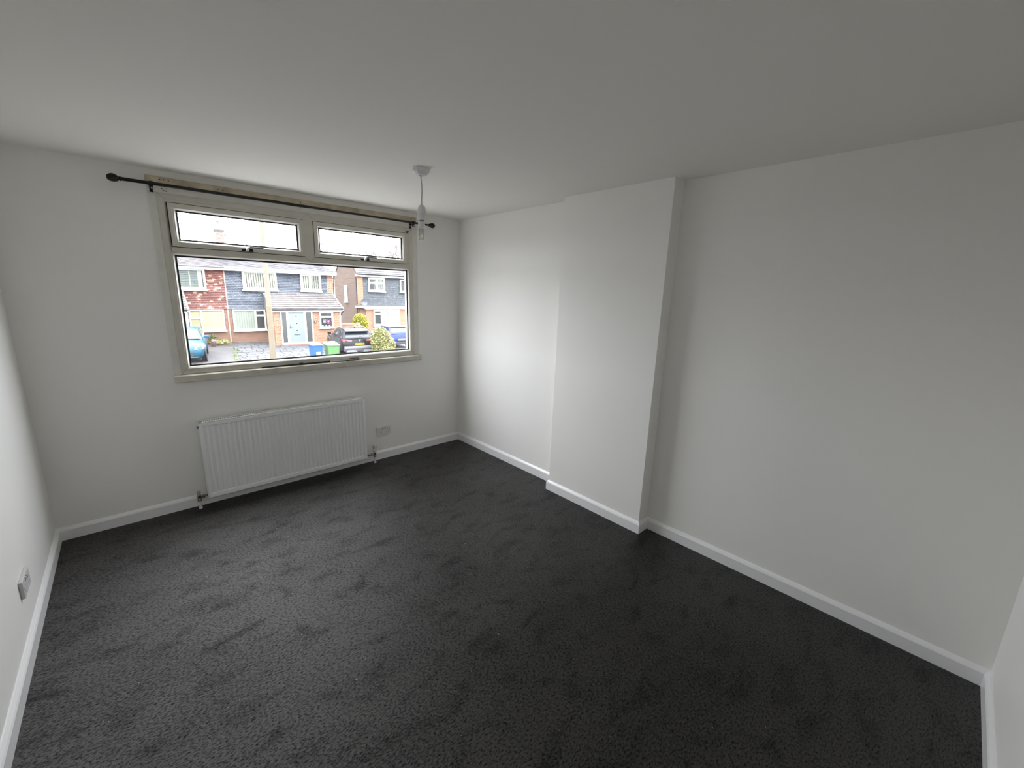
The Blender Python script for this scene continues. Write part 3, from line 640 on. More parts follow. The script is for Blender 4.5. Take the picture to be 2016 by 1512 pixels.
# small porch window with a pink and white flower picture on the glass
house_window(hB, 6.70, 7.58, -1.03, .06, YP, trans=((6.7, 7.58, -.31),), fwid=.10, sill=.06, lab='small porch window with pink and white decoration')
fr = [o for o in hB.children if o.name.startswith('window')][-1]
rr = random.Random(2)
def blob(cx, cz, r, mt, n=9):
    b = MB()
    for k in range(n):
        t = 2*math.pi*k/n; b.lathe([(.001, YP-.052), (r*.45, YP-.052), (r*.45, YP-.049)], (cx+r*.62*math.cos(t), 0, cz+r*.62*math.sin(t)), 8, 'y')
    b.lathe([(.001, YP-.053), (r*.55, YP-.053), (r*.55, YP-.049)], (cx, 0, cz), 10, 'y')
    b.build('window_decoration', mt, fr)
blob(7.02, -.60, .12, mat('deco_white', (.20, .20, .22), .6)); blob(7.26, -.60, .16, mat('deco_pink', (.17, .075, .13), .6)); blob(7.36, -.53, .10, mat('deco_deep_pink', (.12, .035, .075), .6))
for k in range(3): MB().box(6.83+k*.22, 6.93+k*.22, YP-.054, YP-.049, -.92, -.85).build('window_decoration', mat('deco_white', (.20, .20, .22), .6), fr)
np_ = thing('house_number_plaque', (6.44, YP-.02, -.63), 'small round dark plaque on the porch brick beside the small window', 'plaque')
MB().lathe([(.001, YP-.03), (.09, YP-.03), (.10, YP-.02), (.10, YP+.0)], (6.44, 0, -.63), 16, 'y').build('disc', mat('plaque_brown', (.03, .015, .010), .5), np_)
MB().lathe([(.001, YP-.034), (.045, YP-.034), (.045, YP-.03)], (6.45, 0, -.62), 12, 'y').build('plaque_face', mat('plaque_pale', (.16, .12, .10), .5), np_)
MB().box(4.3, 6.9, YP-.45, YP, -2.4, -1.98).build('brick_step', mat_brick('step_brick', (.12, .05, .04), (.15, .07, .05), (.12, .1, .09)), hB)

# --- detached house further right
YC = 34.0
hC = thing('house', (15.5, 36.5, -2.3), 'detached house on the right with brown brick side and slate-hung front', 'house')
MB().prism([(YC, -3.4), (39.5, -3.4), (39.5, 2.55), (37.8, 4.05), (35.35, 4.08), (YC, 2.78)], 'x', 12.95, 20).build('wall', BRICKD, hC)
MB().box(12.945, 13.48, YC-.06, YC, -2, 2.64).build('brick_pier', BRICKO, hC)
MB().tube([(12.90, YC+.1, 2.6), (12.90, YC+.1, -2)], .04, 8).build('downpipe', mat('dark_pipe', (.03, .025, .025), .5), hC, True)
hung_tiles('hung_tiles', TILEN, hC, 13.5, 20, .06, 2.62, YC, holes=[(14.02, 15.55, 1.3, 2.6), (17.1, 19, 1.3, 2.6)], seed=31)
MB().box(12.8, 20.2, YC-.26, YC, 2.66, 2.84).build('fascia', FASCIA, hC)
MB().tube([(12.75, YC-.32, 2.90), (20, YC-.32, 2.88)], .05, 8).build('gutter', GUTB, hC, True)
roof_tiles('roof_tiles', TILEM, hC, 12.90, 20.2, YC-.30, 2.80, 35.40, 4.16, gauge=.33, seed=12)
roof_tiles('roof_tiles', TILEM, hC, 12.90, 20.2, 39.75, 2.42, 37.75, 4.16, gauge=.33, seed=13)
MB().box(12.9, 20.2, 35.35, 37.8, 4.06, 4.2).build('roof_ridge', LEAD, hC)
house_window(hC, 13.98, 15.58, 1.40, 2.60, YC-.045, mull=(14.78,), trans=((14.05, 14.7, 2.12), (14.85, 15.5, 2.12)), fwid=.13, sill=.08, blind=('slats', 14.5, 15.5, .8, BLINDW), lab='left upper window with two casements')
house_window(hC, 17.13, 18.6, 1.38, 2.56, YC-.045, mull=(17.9,), fwid=.14, sill=.08, lab='right upper window')
fr = MB().box(12.86, 12.95, 36.3, 36.85, .35, 1.85).build('window', FRAMEW, hC)
MB().box(12.83, 12.86, 36.42, 36.73, .5, 1.72).build('pane', mat('side_pane', (.16, .17, .18), .3), fr)
MB().box(12.80, 12.95, 36.2, 36.95, .24, .36).build('window_sill', FRAMEW, fr)
# single-storey front bay
YX = 32.4
MB().box(13.02, 20, YX, YC, -3.2, -.18).build('bay_wall', BRICKR, hC)
MB().box(13.0, 13.62, YX-.05, YX, -3.0, -.18).build('brick_pier', BRICKO, hC); MB().box(16.22, 17.0, YX-.05, YX, -3.0, -.18).build('brick_pier', BRICKO, hC)
MB().box(12.88, 20.2, YX-.22, YX+.02, -.18, .10).build('bay_fascia', FASCIA, hC)
MB().box(12.75, 13.0, YX-.25, YC+.1, -.10, .05).build('bay_gutter', mat('white_gutter', (.3, .3, .32), .5), hC)
MB().box(12.84, 20.2, YX-.2, YC, .08, .14).build('bay_roof', LEAD, hC)
house_window(hC, 13.62, 16.20, -1.62, -.22, YX-.05, mull=(14.38, 15.15), trans=((13.7, 14.38, -.62),), fwid=.13, sill=.12, blind=('sheet', 14.42, 16.08, BLINDW), lab='wide bay window with pale curtains')
dish = thing('satellite_dish', (13.15, YC-.55, .38), 'grey satellite dish at the corner of the slate-hung house', 'satellite dish')
b = MB(); pr = [(.001, .07), (.15, .055), (.28, .015), (.35, -.03), (.355, -.03), (.285, .03), (.15, .07), (.001, .085)]
m = Matrix.Rotation(R(-14), 3, 'X') @ Matrix.Rotation(R(22), 3, 'Z')
bb = MB().lathe(pr, (0, 0, 0), 24, 'y'); bb.v = [tuple(Vector((13.25, YC-.6, .36)) + m @ Vector((v[0]*1.12, v[1], v[2]*.82))) for v in bb.v]
bb.build('dish', mat('dish_grey', (.045, .053, .062), .5), dish, True)
MB().tube([(13.25, YC-.52, .30), (13.2, YC-.05, .20)], .03, 8).build('mount', LEAD, dish, True)
MB().tube([(13.25, YC-.62, .08), (13.1, YC-.95, .12)], .015, 6).build('feed_arm', LEAD, dish, True)

# --- low garden wall
gw = thing('garden_wall', (9.4, 27.1, g(9.4, 27)), 'low pale orange brick garden wall behind the black car', 'wall')
MB().box(8.35, 10.1, 27, 27.22, -2.4, -1.02).build('brickwork', BRICKO, gw); MB().box(8.33, 10.13, 26.97, 27.25, -1.02, -.94).build('coping', mat('coping_stone', (.18, .12, .09), .8), gw)
MB().box(9.93, 10.16, 26.94, 27.26, -2.4, -.90).build('end_pier', mat('pier_buff', (.20, .14, .10), .8), gw)

# --- vegetation
def leafmat(n, a, c, d): return mat_ramp(n, [(0, a), (.5, c), (1, d)], .6)
def leaves(b, c, rad, n, size, rr, low=-.6, squash=1):
    for i in range(n):
        u = rr.uniform(low, 1); t = rr.uniform(0, 6.283); q = math.sqrt(max(0, 1-u*u)); k = rr.uniform(.72, 1.05)
        p = Vector((c[0]+rad[0]*q*math.cos(t)*k, c[1]+rad[1]*q*math.sin(t)*k, c[2]+rad[2]*u*k))
        m = Matrix.Rotation(rr.uniform(0, 6.28), 3, 'Z') @ Matrix.Rotation(rr.uniform(-1.2, 1.2), 3, 'X') @ Matrix.Rotation(rr.uniform(-.6, .6), 3, 'Y')
        s = size*rr.uniform(.6, 1.4)
        b.add([p + m @ Vector(v) for v in ((-s*.5, 0, 0), (0, -s*.28, s*.06), (s*.6, 0, 0), (0, s*.28, s*.06))], [(0, 1, 2), (0, 2, 3)], rr.uniform(.02, 1))
def bush(name, c, rad, n, size, m, label, seed, cat='bush', extra=()):
    t = thing(name, (c[0], c[1], g(c[0], c[1])), label, cat); rr = random.Random(seed); b = MB()
    leaves(b, c, rad, n, size, rr)
    for cc, r2, k in extra: leaves(b, cc, r2, k, size, rr)
    tag(b.build('foliage', m, t), kind='stuff')
    core = MB().lathe([(.01, c[2]-rad[2]*.55), (rad[0]*.6, c[2]-rad[2]*.3), (rad[0]*.68, c[2]+rad[2]*.1), (rad[0]*.45, c[2]+rad[2]*.6), (.01, c[2]+rad[2]*.75)], (c[0], c[1], 0), 12).build('branches', mat('twig_dark', (.060, .064, .016), .9), t)
    b = MB(); z0 = g(c[0], c[1])
    for k in range(5):
        a = 2*math.pi*k/5; b.tube([(c[0]+.06*math.cos(a), c[1]+.06*math.sin(a), z0-.02), (c[0]+rad[0]*.3*math.cos(a), c[1]+rad[1]*.3*math.sin(a), c[2])], [.03, .012], 6)
    b.build('stem', mat('bark', (.05, .038, .026), .9), t)
    return t
LY = leafmat('yellow_leaves', (.15, .15, .003), (.24, .235, .004), (.30, .29, .008))
LV = leafmat('variegated_leaves', (.06, .085, .012), (.18, .178, .05), (.30, .275, .13))
LG = leafmat('green_leaves', (.022, .05, .008), (.06, .095, .016), (.13, .14, .05))
LT = leafmat('olive_leaves', (.06, .065, .02), (.12, .11, .045), (.18, .17, .08))
bush('yellow_shrub', (11.42, 30.0, -1.15), (.62, .6, .75), 2600, .09, LY, 'bright yellow rounded shrub behind the black car', 41)
bush('variegated_shrub', (7.87, 18.8, -1.22), (.57, .44, .73), 3400, .085, LV, 'tall yellow-green variegated shrub between the black and royal blue cars', 42, extra=[((8.26, 18.7, -1.57), (.45, .4, .55), 1500), ((7.68, 18.7, -1.57), (.35, .38, .55), 900), ((8.0, 18.55, -1.80), (.5, .38, .36), 1300)])
bush('pale_shrub', (9.60, 26.3, -1.55), (.42, .4, .62), 1500, .09, LV, 'pale yellow shrub behind the roof of the black car', 44)
# trees: bare crowns beyond the far roofs, one leafy one in the gap
def bare_tree(x, y, z0, hgt, seed, label, spread=.9):
    t = thing('bare_tree', (x, y, z0), label, 'tree', 'bare trees beyond the roofs'); rr = random.Random(seed); b = MB()
    MB().tube([(x, y, z0), (x+.05, y, z0+hgt*.35), (x, y, z0+hgt*.6)], [.16, .13, .08], 8).build('trunk', mat('bare_bark', (.14, .11, .095), .9), t, True)
    def grow(p, d, ln, r, k):
        q = p + d*ln; b.tube([p, (p+q)/2 + Vector((rr.uniform(-.05, .05), 0, rr.uniform(-.03, .06)))*ln, q], [max(r, .03), max(r*.8, .028), max(r*.6, .026)], 4)
        if k:
            for i in range(4 if k > 1 else 3): grow(p + d*ln*rr.uniform(.35, 1), (d + Vector((rr.uniform(-.6, .6), rr.uniform(-.4, .4), rr.uniform(.1, .7)))).normalized(), ln*rr.uniform(.5, .72), r*.55, k-1)
    for i in range(9):
        a = rr.uniform(0, 6.28); grow(Vector((x, y, z0+hgt*rr.uniform(.35, .6))), Vector((math.cos(a)*spread*.5, math.sin(a)*.4, 1)).normalized(), hgt*rr.uniform(.22, .32), .045, 3)
    tag(b.build('branches', mat('bare_twigs', (.17, .135, .12), .9), t), kind='stuff')
for i, (x, hg, lab) in enumerate(((24.6, 8.6, 'leftmost of the bare trees in the right top pane'), (26.4, 9.3, 'second bare tree from the left in the right top pane'), (28.2, 9.6, 'third bare tree from the left in the right top pane'), (30.2, 10.9, 'tallest bare tree at the right end of the right top pane'))):
    k_ = (60, 64.5, 60, 64.5)[i]; q_ = (k_+3.77)/63.77; bare_tree((x+2.67)*q_-2.67, k_, -2.6, (hg-4.3)*q_+4.3, 50+i, lab, .5)
def leafy_tree(x, y, top, rad, m, label, seed):
    t = thing('leafy_tree', (x, y, -2.4), label, 'tree'); rr = random.Random(seed); b = MB()
    for k in range(7): leaves(b, (x+rr.uniform(-.6, .6)*rad, y+rr.uniform(-.5, .5)*rad, top-rad+rr.uniform(-.8, .4)*rad), (rad*.6, rad*.6, rad*.55), 420, .22, rr, -1)
    tag(b.build('foliage', m, t), kind='stuff')
    b = MB().tube([(x, y, -2.4), (x+.1, y, top-rad)], [.18, .08], 8)
    for k in range(5): b.tube([(x+.05, y, top-rad*2.0), (x+rr.uniform(-.7, .7)*rad, y, top-rad*.5)], [.05, .02], 5)
    b.build('trunk', mat('bark', (.05, .038, .026), .9), t)
leafy_tree(13.3, 46, 2.6, 1.9, LT, 'olive-leaved tree seen in the gap between the two houses', 61)
leafy_tree(24.3, 53, 5.9, 1.9, LT, 'yellow-green leafy tree below the bare trees', 62)
# flower bed with planter
fb = thing('flower_bed', (1.2, 26.2, g(1.2, 26.2)), 'small flower bed of low green and cream plants under the red house window', 'flower bed')
slab(.70, 1.70, 25.6, 26.9, .05, mat('soil', (.05, .035, .025), .95), 'soil', fb)
b = MB(); rr = random.Random(71)
for i in range(26): leaves(b, (rr.uniform(.8, 1.6), rr.uniform(25.7, 26.6), g(1, 26)+rr.uniform(.06, .16)), (.16, .16, .13), 60, .06, rr, 0)
tag(b.build('plants', LV, fb), kind='stuff')
b = MB()
for i in range(8): leaves(b, (rr.uniform(.8, 1.1), 26.4, g(1, 26)+rr.uniform(.1, .5)), (.16, .16, .14), 50, .07, rr, -.5)
tag(b.build('plants', LG, fb), kind='stuff')
pt = thing('plant_pot', (.80, 25.3, g(.80, 25.3)), 'brown plant pot with pink flowers beside the turquoise car', 'plant pot')
z = g(.80, 25.3)
MB().lathe([(.001, z), (.10, z), (.135, z+.20), (.145, z+.20), (.145, z+.23), (.12, z+.23), (.11, z+.19), (.001, z+.19)], (.80, 25.3, 0), 18).build('pot', mat('maroon_pot', (.055, .025, .025), .6), pt, True)
b = MB(); leaves(b, (.82, 25.3, z+.30), (.14, .14, .14), 90, .06, rr, -.3); tag(b.build('flowers', leafmat('pink_petals', (.16, .09, .13), (.22, .13, .18), (.26, .2, .22)), pt), kind='stuff')
b = MB()
for i in range(14): leaves(b, (xl(16.8+i*.55)+rr.uniform(-.06, .06), 16.8+i*.55, g(2, 16.8+i*.55)+.07), (.12, .2, .12), 34, .06, rr, 0)
tag(tag(b.build('weed_strip', LG), 'strip of weeds along the edge between tarmac and stamped paving', 'weeds'), kind='stuff')

# --- telegraph pole and wires
tp = thing('telegraph_pole', (2.65, 20.2, g(2.65, 20.2)), 'tall pale wooden telegraph pole in front of the blue-grey tiled house', 'pole')
PW = mat('pale_pole_wood', (.112, .092, .062), .8, noise=(7, .12)); PW2 = mat('bleached_pole_wood', (.120, .106, .080), .8, noise=(7, .10))
zb = g(2.65, 20.2)
MB().tube([(2.65, 20.2, zb-.1), (2.665, 20.2, .61)], [.143, .127], 20).build('lower_shaft', PW, tp, True)
MB().tube([(2.665, 20.2, .61), (2.695, 20.2, 7.2)], [.124, .076], 20).build('upper_shaft', PW2, tp, True)
MB().lathe([(.129, .56), (.132, .58), (.132, .64), (.127, .66)], (2.665, 20.2, 0), 20).build('band', mat('band_tan', (.13, .10, .06), .7), tp, True)
WIREM = mat('grey_wire', (.09, .09, .10), .6)
for i, (p, q, lab) in enumerate((((-1.5, 50, 9.9), (9.5, 50, 5.1), 'upper overhead wire in the left top pane'), ((-1.5, 50, 9.1), (7.0, 50, 5.1), 'lower overhead wire in the left top pane'), ((12.0, 50, 8.9), (22.5, 50, 5.0), 'left overhead wire in the right top pane'), ((16, 50, 9.55), (27.0, 50, 5.5), 'right overhead wire in the right top pane'))):
    p, q = Vector(p), Vector(q); pts = [p.lerp(q, k/12) + Vector((0, 0, -.14*math.sin(math.pi*k/12))) for k in range(13)]
    tag(MB().tube(pts, .05, 6).build('overhead_wire', WIREM, None, True), lab, 'wire', 'overhead wires against the sky')
def aerial(x, y, z0, z1, label, arm):
    t = thing('television_aerial', (x, y, z0), label, 'aerial'); am = mat('aerial_grey', (.07, .07, .075), .5)
    MB().tube([(x, y, z0), (x, y, z1)], .030, 6).build('mast', am, t)
    b = MB().tube([(x-.05, y, z1-.02), (x+arm, y, z1-.07)], .03, 6)
    for k in range(6): q = x+arm*k/6; b.box(q-.006, q+.006, y-.16, y+.16, z1-.06, z1-.03)
    b.box(x-.03, x+.02, y-.1, y+.1, z1-.09, z1+.03); b.build('boom', am, t)
aerial(8.32, 28.8, 2.9, 4.72, 'thin television aerial on the right end of the blue-grey house roof', .2)
aerial(13.05, 36.75, 4.2, 5.20, 'small television aerial on the detached house roof', .15)

# --- wheelie bins
def wheelie(x, y, w_, d, h, m, lid, rot, label):
    t = thing('wheelie_bin', (x, y, g(x, y)), label, 'bin', 'wheelie bins at the kerb', R(rot))
    hb = h*.90; a, c = w_/2*.80, w_/2; e, f = d/2*.72, d/2
    MB().hexa([(-a, -e, .06), (a, -e, .06), (a, e, .06), (-a, e, .06), (-c, -f, hb), (c, -f, hb), (c, f, hb), (-c, f, hb)]).build('body', m, t, bevel=.015)
    MB().ring(-c-.02, c+.02, 0, 1, [(0, -f-.02), (.001, -f-.02)]) if False else None
    b = MB().box(-c-.022, c+.022, -f-.022, f+.022, hb-.06, hb-.02); b.build('rim', m, t, bevel=.006)
    MB().hexa([(-c-.028, -f-.03, hb-.01), (c+.028, -f-.03, hb-.01), (c+.028, f+.03, hb+.01), (-c-.028, f+.03, hb+.01), (-c*.8, -f*.72, hb+.055), (c*.8, -f*.72, hb+.055), (c*.85, f*.9, h-.01), (-c*.85, f*.9, h-.01)]).build('lid', lid, t, bevel=.01)
    MB().tube([(-c*.8, f+.07, hb-.02), (c*.8, f+.07, hb-.02)], .014, 8).build('handle', m, t, True)
    for sx in (-1, 1): MB().lathe([(.02, sx*(a-.02)), (.10, sx*(a-.02)), (.10, sx*(a+.035)), (.02, sx*(a+.035))], (0, e+.05, .10), 18, 'x').build('wheel', GASK, t, True)
    return t
bx = wheelie(4.08, 18.0, .485, .55, 1.13, mat('blue_bin_plastic', (.012, .060, .18), .45), mat('blue_bin_lid', (.035, .095, .23), .45), 4, 'blue wheelie bin with a white sticker')
MB().box(-.09, .13, -.262, -.245, .50, .66).build('sticker', mat('white_sticker', (.2, .2, .2), .5), bx)
wheelie(4.86, 18.0, .58, .72, 1.13, mat('green_bin_plastic', (.060, .135, .048), .45), mat('green_bin_lid', (.12, .19, .125), .45), -3, 'green wheelie bin beside the black car')

# --- cars (front towards local +y)
TYRE = mat('tyre', (.010, .010, .011), .8); RIM = mat('alloy', (.10, .10, .11), .3, metal=.8); CGLASS = mat('car_glass', (.012, .016, .020), .05, spec=.4)
RED = mat('tail_light_red', (.14, .018, .030), .2); LAMP = mat('head_light', (.16, .165, .17), .12); TRIM = mat('black_car_trim', (.012, .012, .013), .5); SILV = mat('silver_trim', (.14, .14, .15), .3)
def car(name, loc, rot, label, paint, ln, wd, ht, belt, hood_z, cowl, roof_f, roof_r, tail, rear_deck, wb_f, wb_r, wr=.33, group=None):
    """cowl/roof_f/roof_r/tail = y of windscreen foot, roof front, roof rear, rear-window foot"""
    t = thing(name, loc, label, 'car', rot=rot); hw = wd/2; f, r = ln/2, -ln/2
    st = [(r, .84, .42, belt-.24), (r+.07, .93, .26, belt-.06), (r+.35, .985, .22, belt), (r+1.0, 1, .2, belt), (cowl-.4, 1, .2, belt-.01), (cowl, .995, .2, belt-.02), (cowl+.35, .985, .2, hood_z), (f-.45, .97, .2, hood_z-.06), (f-.16, .91, .21, hood_z-.14), (f-.04, .80, .23, hood_z-.25), (f, .70, .27, hood_z-.33)]
    b = MB(); vs = []; sec = []
    for y, k, z0, z1 in st:
        h = hw*k; zm = z0+(z1-z0)*.55
        sec = [(-h*.80, z0), (-h*.97, z0+.10), (-h, zm), (-h*.965, z1-.08), (-h*.88, z1-.015), (0, z1+.02), (h*.88, z1-.015), (h*.965, z1-.08), (h, zm), (h*.97, z0+.10), (h*.80, z0)]
        vs += [(x, y, z) for x, z in sec]
    m = len(sec); fs = []
    for i in range(len(st)-1):
        for j in range(m): fs.append((i*m+j, i*m+(j+1) % m, (i+1)*m+(j+1) % m, (i+1)*m+j))
    fs += [tuple(range(m)), tuple(range((len(st)-1)*m, len(st)*m))]
    bo = b.add(vs, fs).build('body', paint, t); bo.data.shade_smooth(); bo.data.set_sharp_from_angle(angle=R(48))
    bw, rw = hw*.90, hw*.70; zb = belt-.03
    B4 = [(-bw, tail, zb), (bw, tail, zb), (bw, cowl, zb), (-bw, cowl, zb)]; R4 = [(-rw, roof_r, ht-.03), (rw, roof_r, ht-.03), (rw*.94, roof_f, ht-.05), (-rw*.94, roof_f, ht-.05)]
    cab = MB().hexa(B4+R4).build('cabin', paint, t, bevel=.05)
    MB().hexa([(-rw*.92, roof_r+.05, ht-.05), (rw*.92, roof_r+.05, ht-.05), (rw*.86, roof_f-.05, ht-.06), (-rw*.86, roof_f-.05, ht-.06), (-rw*.6, roof_r+.3, ht), (rw*.6, roof_r+.3, ht), (rw*.55, roof_f-.3, ht-.005), (-rw*.55, roof_f-.3, ht-.005)]).build('roof', paint, t)
    def panel(nm, q, u0, u1, v0, v1, m, th=.014):
        """patch on the quad q=(bl, br, tr, tl), set just proud of it"""
        q = [Vector(p) for p in q]; P = lambda u, v: (q[0].lerp(q[1], u)).lerp(q[3].lerp(q[2], u), v)
        n = (q[1]-q[0]).cross(q[3]-q[0]).normalized(); c = [P(u0, v0), P(u1, v0), P(u1, v1), P(u0, v1)]
        return MB().hexa([p - n*th for p in c] + [p + n*th for p in c]).build(nm, m, t)
    V = [Vector(p) for p in B4+R4]
    panel('windscreen', (V[2], V[3], V[7], V[6]), .07, .93, .06, .92, CGLASS)
    panel('rear_window', (V[0], V[1], V[5], V[4]), .09, .91, .12, .82, CGLASS)
    for sgn in (-1, 1):
        q = (V[3], V[0], V[4], V[7]) if sgn < 0 else (V[1], V[2], V[6], V[5])
        if sgn < 0: spans = ((.16, .47), (.50, .76), (.79, .90))
        else: spans = ((.10, .21), (.24, .50), (.53, .84))
        for u0, u1 in spans: panel('side_window', q, u0, u1, .12, .86, CGLASS)
    for y, sg in ((wb_f, -1), (wb_f, 1), (wb_r, -1), (wb_r, 1)):
        xo = sg*(hw-.005); w_ = MB().lathe([(wr*.6, xo-sg*.2), (wr*.97, xo-sg*.2), (wr, xo-sg*.15), (wr, xo-sg*.04), (wr*.94, xo+sg*.008), (wr*.68, xo+sg*.008), (wr*.66, xo-sg*.03), (.01, xo-sg*.03)], (0, y, wr), 28, 'x').build('wheel', TYRE, t, True)
        bb = MB().lathe([(.001, xo+sg*.0), (.07, xo+sg*.0), (.07, xo-sg*.03)], (0, y, wr), 14, 'x')
        for k in range(5):
            a = 2*math.pi*k/5; bb.obox((xo-sg*.012, y+wr*.36*math.cos(a), wr+wr*.36*math.sin(a)), (.03, .07, wr*.62), Matrix.Rotation(a, 3, 'X') @ Matrix.Rotation(R(90), 3, 'X'))
        bb.build('rim', RIM, w_)
        MB().lathe([(wr*1.03, xo-sg*.05), (wr*1.20, xo-sg*.03), (wr*1.20, xo+sg*.010), (wr*1.03, xo+sg*.010), (wr*1.03, xo-sg*.05)], (0, y, wr+.01), 28, 'x', cap=False).build('wheel_arch', TRIM, t, True)
    for sg in (-1, 1):
        mz = belt+.02; MB().obox((sg*(hw+.06), cowl-.30, mz+.06), (.20, .12, .14), Matrix.Rotation(0, 3, 'Z')).build('wing_mirror', paint, t, bevel=.03)
    return t, dict(f=f, r=r, hw=hw)
def plate(t, y, z, m, w_=.52, facing=-1, letters='', x=0):
    p = MB().box(x-w_/2, x+w_/2, y-.008, y+.008, z-.055, z+.055).build('number_plate', m, t)
    return p
PY = mat('yellow_plate', (.21, .17, .012), .4); PWH = mat('white_plate', (.22, .22, .22), .4)
def plate_text(t, part, txt, y, z, x=0, flip=False):
    cu = bpy.data.curves.new('plate_lettering', 'FONT'); cu.body = txt; cu.size = .105; cu.align_x = 'CENTER'; cu.align_y = 'CENTER'; cu.extrude = .001
    o = bpy.data.objects.new('tmp', cu); COL.objects.link(o); dg = bpy.context.evaluated_depsgraph_get()
    me = bpy.data.meshes.new_from_object(o.evaluated_get(dg)); bpy.data.objects.remove(o)
    rm = Matrix.Rotation(R(180), 4, 'Z') if flip else Matrix()
    me.transform(Matrix.Translation((x, y, z)) @ rm @ Matrix.Rotation(R(90), 4, 'X')); me.materials.clear(); me.materials.append(TRIM)
    k = bpy.data.objects.new('lettering', me); COL.objects.link(k); k.parent = part

# turquoise hatchback, nose to the street
sx, sy = -.76, 21.85
tq, d = car('hatchback_car', (sx, sy, g(sx, sy)), R(172), 'turquoise hatchback parked nose-out at the left of the view', mat('turquoise_paint', (.006, .044, .075), .3, spec=.25), 3.95, 1.70, 1.41, .95, .89, .78, .05, -1.45, -1.92, 0, 1.25, -1.25)
f, hw = d['f'], d['hw']
for sg in (-1, 1):
    MB().hexa([(sg*hw*.50, f+.045, .585), (sg*hw*.95, f-.13, .61), (sg*hw*.82, f-.35, .60), (sg*hw*.45, f-.2, .575), (sg*hw*.58, f+.00, .70), (sg*hw*.985, f-.44, .83), (sg*hw*.82, f-.58, .85), (sg*hw*.52, f-.25, .745)]).build('headlight', LAMP, tq, bevel=.015)
    MB().lathe([(.001, f-.02), (.06, f-.02), (.07, f-.09)], (sg*hw*.70, -.06, .36), 14, 'y').build('fog_lamp', LAMP, tq)
MB().prism([(-.46, .46), (.46, .46), (.36, .30), (-.36, .30)], 'y', f-.12, f+.015).build('grille', TRIM, tq)
MB().hexa([(-.56, f-.2, .245), (.56, f-.2, .245), (.56, f+.03, .245), (-.56, f+.03, .245), (-.60, f-.2, .28), (.60, f-.2, .28), (.60, f+.0, .28), (-.60, f+.0, .28)]).build('bumper_lip', MATS['turquoise_paint'], tq)
plate(tq, f+.024, .38, PWH)
MB().box(-.62, .62, .74, .80, .955, .975).build('wiper', TRIM, tq)

# black sport utility car, tail to the street
sx, sy = 7.34, 21.95
sv, d = car('suv_car', (sx, sy, g(sx, sy)), R(-8), 'black sport utility car parked tail-out beside the porch', mat('black_car_paint', (.010, .010, .012), .22, spec=.2), 4.62, 1.94, 1.53, 1.02, .98, .95, .25, -1.55, -2.08, 0, 1.32, -1.32, .36)
r, hw = d['r'], d['hw']
for sg in (-1, 1):
    MB().hexa([(sg*hw*.42, r+.02, .86), (sg*hw*.92, r+.05, .84), (sg*hw*.97, r+.30, .90), (sg*hw*.42, r+.2, .86), (sg*hw*.42, r+.05, .94), (sg*hw*.90, r+.09, 1.00), (sg*hw*.955, r+.36, 1.0), (sg*hw*.42, r+.2, .95)]).build('tail_light', RED, sv, bevel=.01)
MB().hexa([(-hw*.66, r+.42, 1.36), (hw*.66, r+.42, 1.36), (hw*.64, r+.9, 1.43), (-hw*.64, r+.9, 1.43), (-hw*.66, r+.40, 1.42), (hw*.66, r+.40, 1.42), (hw*.62, r+.9, 1.51), (-hw*.62, r+.9, 1.51)]).build('roof_spoiler', TRIM, sv, bevel=.012)
MB().box(-hw*.88, hw*.88, r-.05, r+.16, .46, .60).build('silver_bumper_bar', SILV, sv, bevel=.02)
MB().box(-hw*.90, hw*.90, r-.03, r+.2, .30, .46).build('lower_bumper', mat('grey_car_trim', (.04, .04, .043), .5), sv, bevel=.02)
for sg in (-1, 1): MB().prism([(sg*.78, .27), (sg*.66, .38), (sg*.26, .38), (sg*.14, .27)], 'y', r-.06, r+.05).build('skid_trim', SILV, sv)
MB().prism([(-.08, .97), (0, .86), (.08, .97)], 'y', r-.01, r+.05).build('badge', SILV, sv)
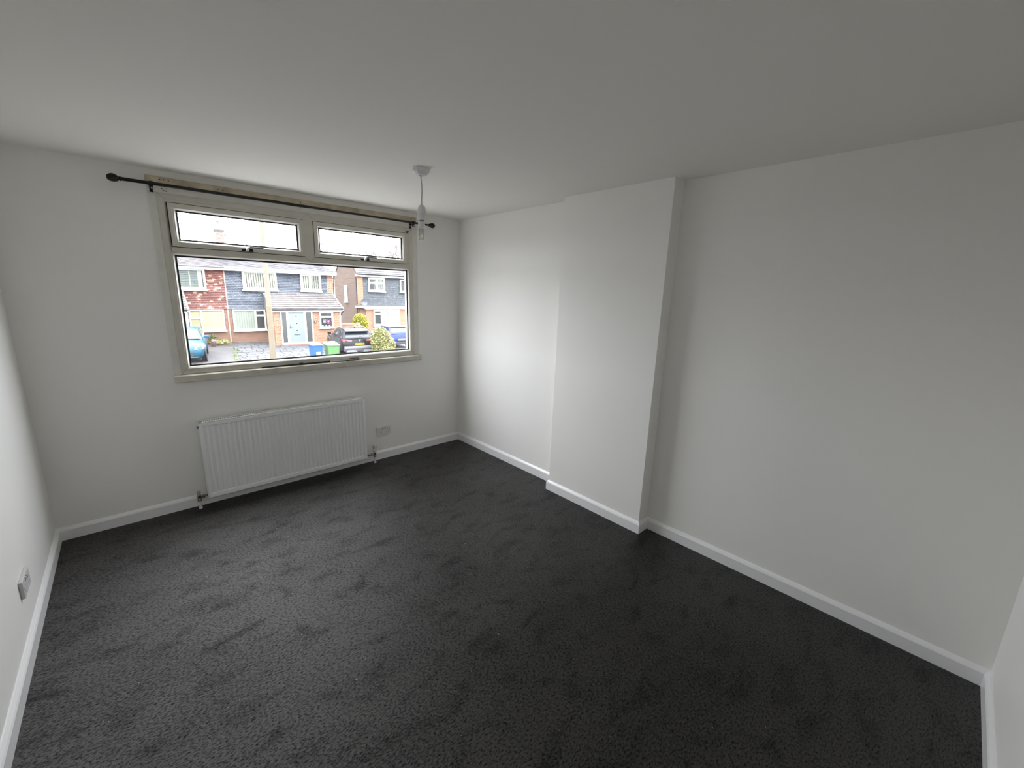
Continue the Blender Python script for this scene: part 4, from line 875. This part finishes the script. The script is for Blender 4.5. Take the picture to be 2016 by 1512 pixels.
p = plate(sv, r-.02, .72, PY); plate_text(sv, p, 'MF70 KXD', r-.030, .72)
MB().tube([(.02, r+.16, 1.10), (.34, r+.22, 1.17)], .014, 6).build('rear_wiper', TRIM, sv)
MB().hexa([(-.02, -1.25, 1.51), (.02, -1.25, 1.51), (.02, -1.1, 1.51), (-.02, -1.1, 1.51), (-.005, -1.32, 1.62), (.005, -1.32, 1.62), (.005, -1.26, 1.62), (-.005, -1.26, 1.62)]).build('roof_aerial', TRIM, sv)
for sg in (-1, 1): MB().tube([(sg*hw*.66, -1.45, 1.53), (sg*hw*.655, -.6, 1.565), (sg*hw*.64, .2, 1.53)], .018, 8).build('roof_rail', SILV, sv, True)

# royal blue hatchback at the right edge
sx, sy = 11.15, 24.2
rb, d = car('hatchback_car', (sx, sy, g(sx, sy)), R(-4), 'royal blue hatchback parked tail-out at the right edge of the window', mat('royal_blue_paint', (.012, .026, .120), .25, spec=.25), 3.95, 1.74, 1.50, .98, .94, .80, .1, -1.30, -1.86, 0, 1.25, -1.25)
r, hw = d['r'], d['hw']
for sg in (-1, 1):
    MB().hexa([(sg*hw*.72, r+.02, .70), (sg*hw*.95, r+.10, .72), (sg*hw*.965, r+.30, .76), (sg*hw*.7, r+.2, .72), (sg*hw*.80, r+.16, 1.06), (sg*hw*.90, r+.22, 1.10), (sg*hw*.90, r+.42, 1.10), (sg*hw*.78, r+.3, 1.06)]).build('tail_light', RED, rb, bevel=.01)
    MB().box(sg*hw*.86-.08, sg*hw*.86+.08, r+.0, r+.06, .36, .42).build('reflector', RED, rb)
MB().box(-hw*.8, hw*.8, r-.02, r+.12, .26, .40).build('lower_bumper', TRIM, rb, bevel=.02)
MB().hexa([(-hw*.66, r+.52, 1.36), (hw*.66, r+.52, 1.36), (hw*.64, r+.9, 1.42), (-hw*.64, r+.9, 1.42), (-hw*.66, r+.50, 1.40), (hw*.66, r+.50, 1.40), (hw*.62, r+.9, 1.50), (-hw*.62, r+.9, 1.50)]).build('roof_spoiler', TRIM, rb, bevel=.012)
plate(rb, r-.012, .58, PY)
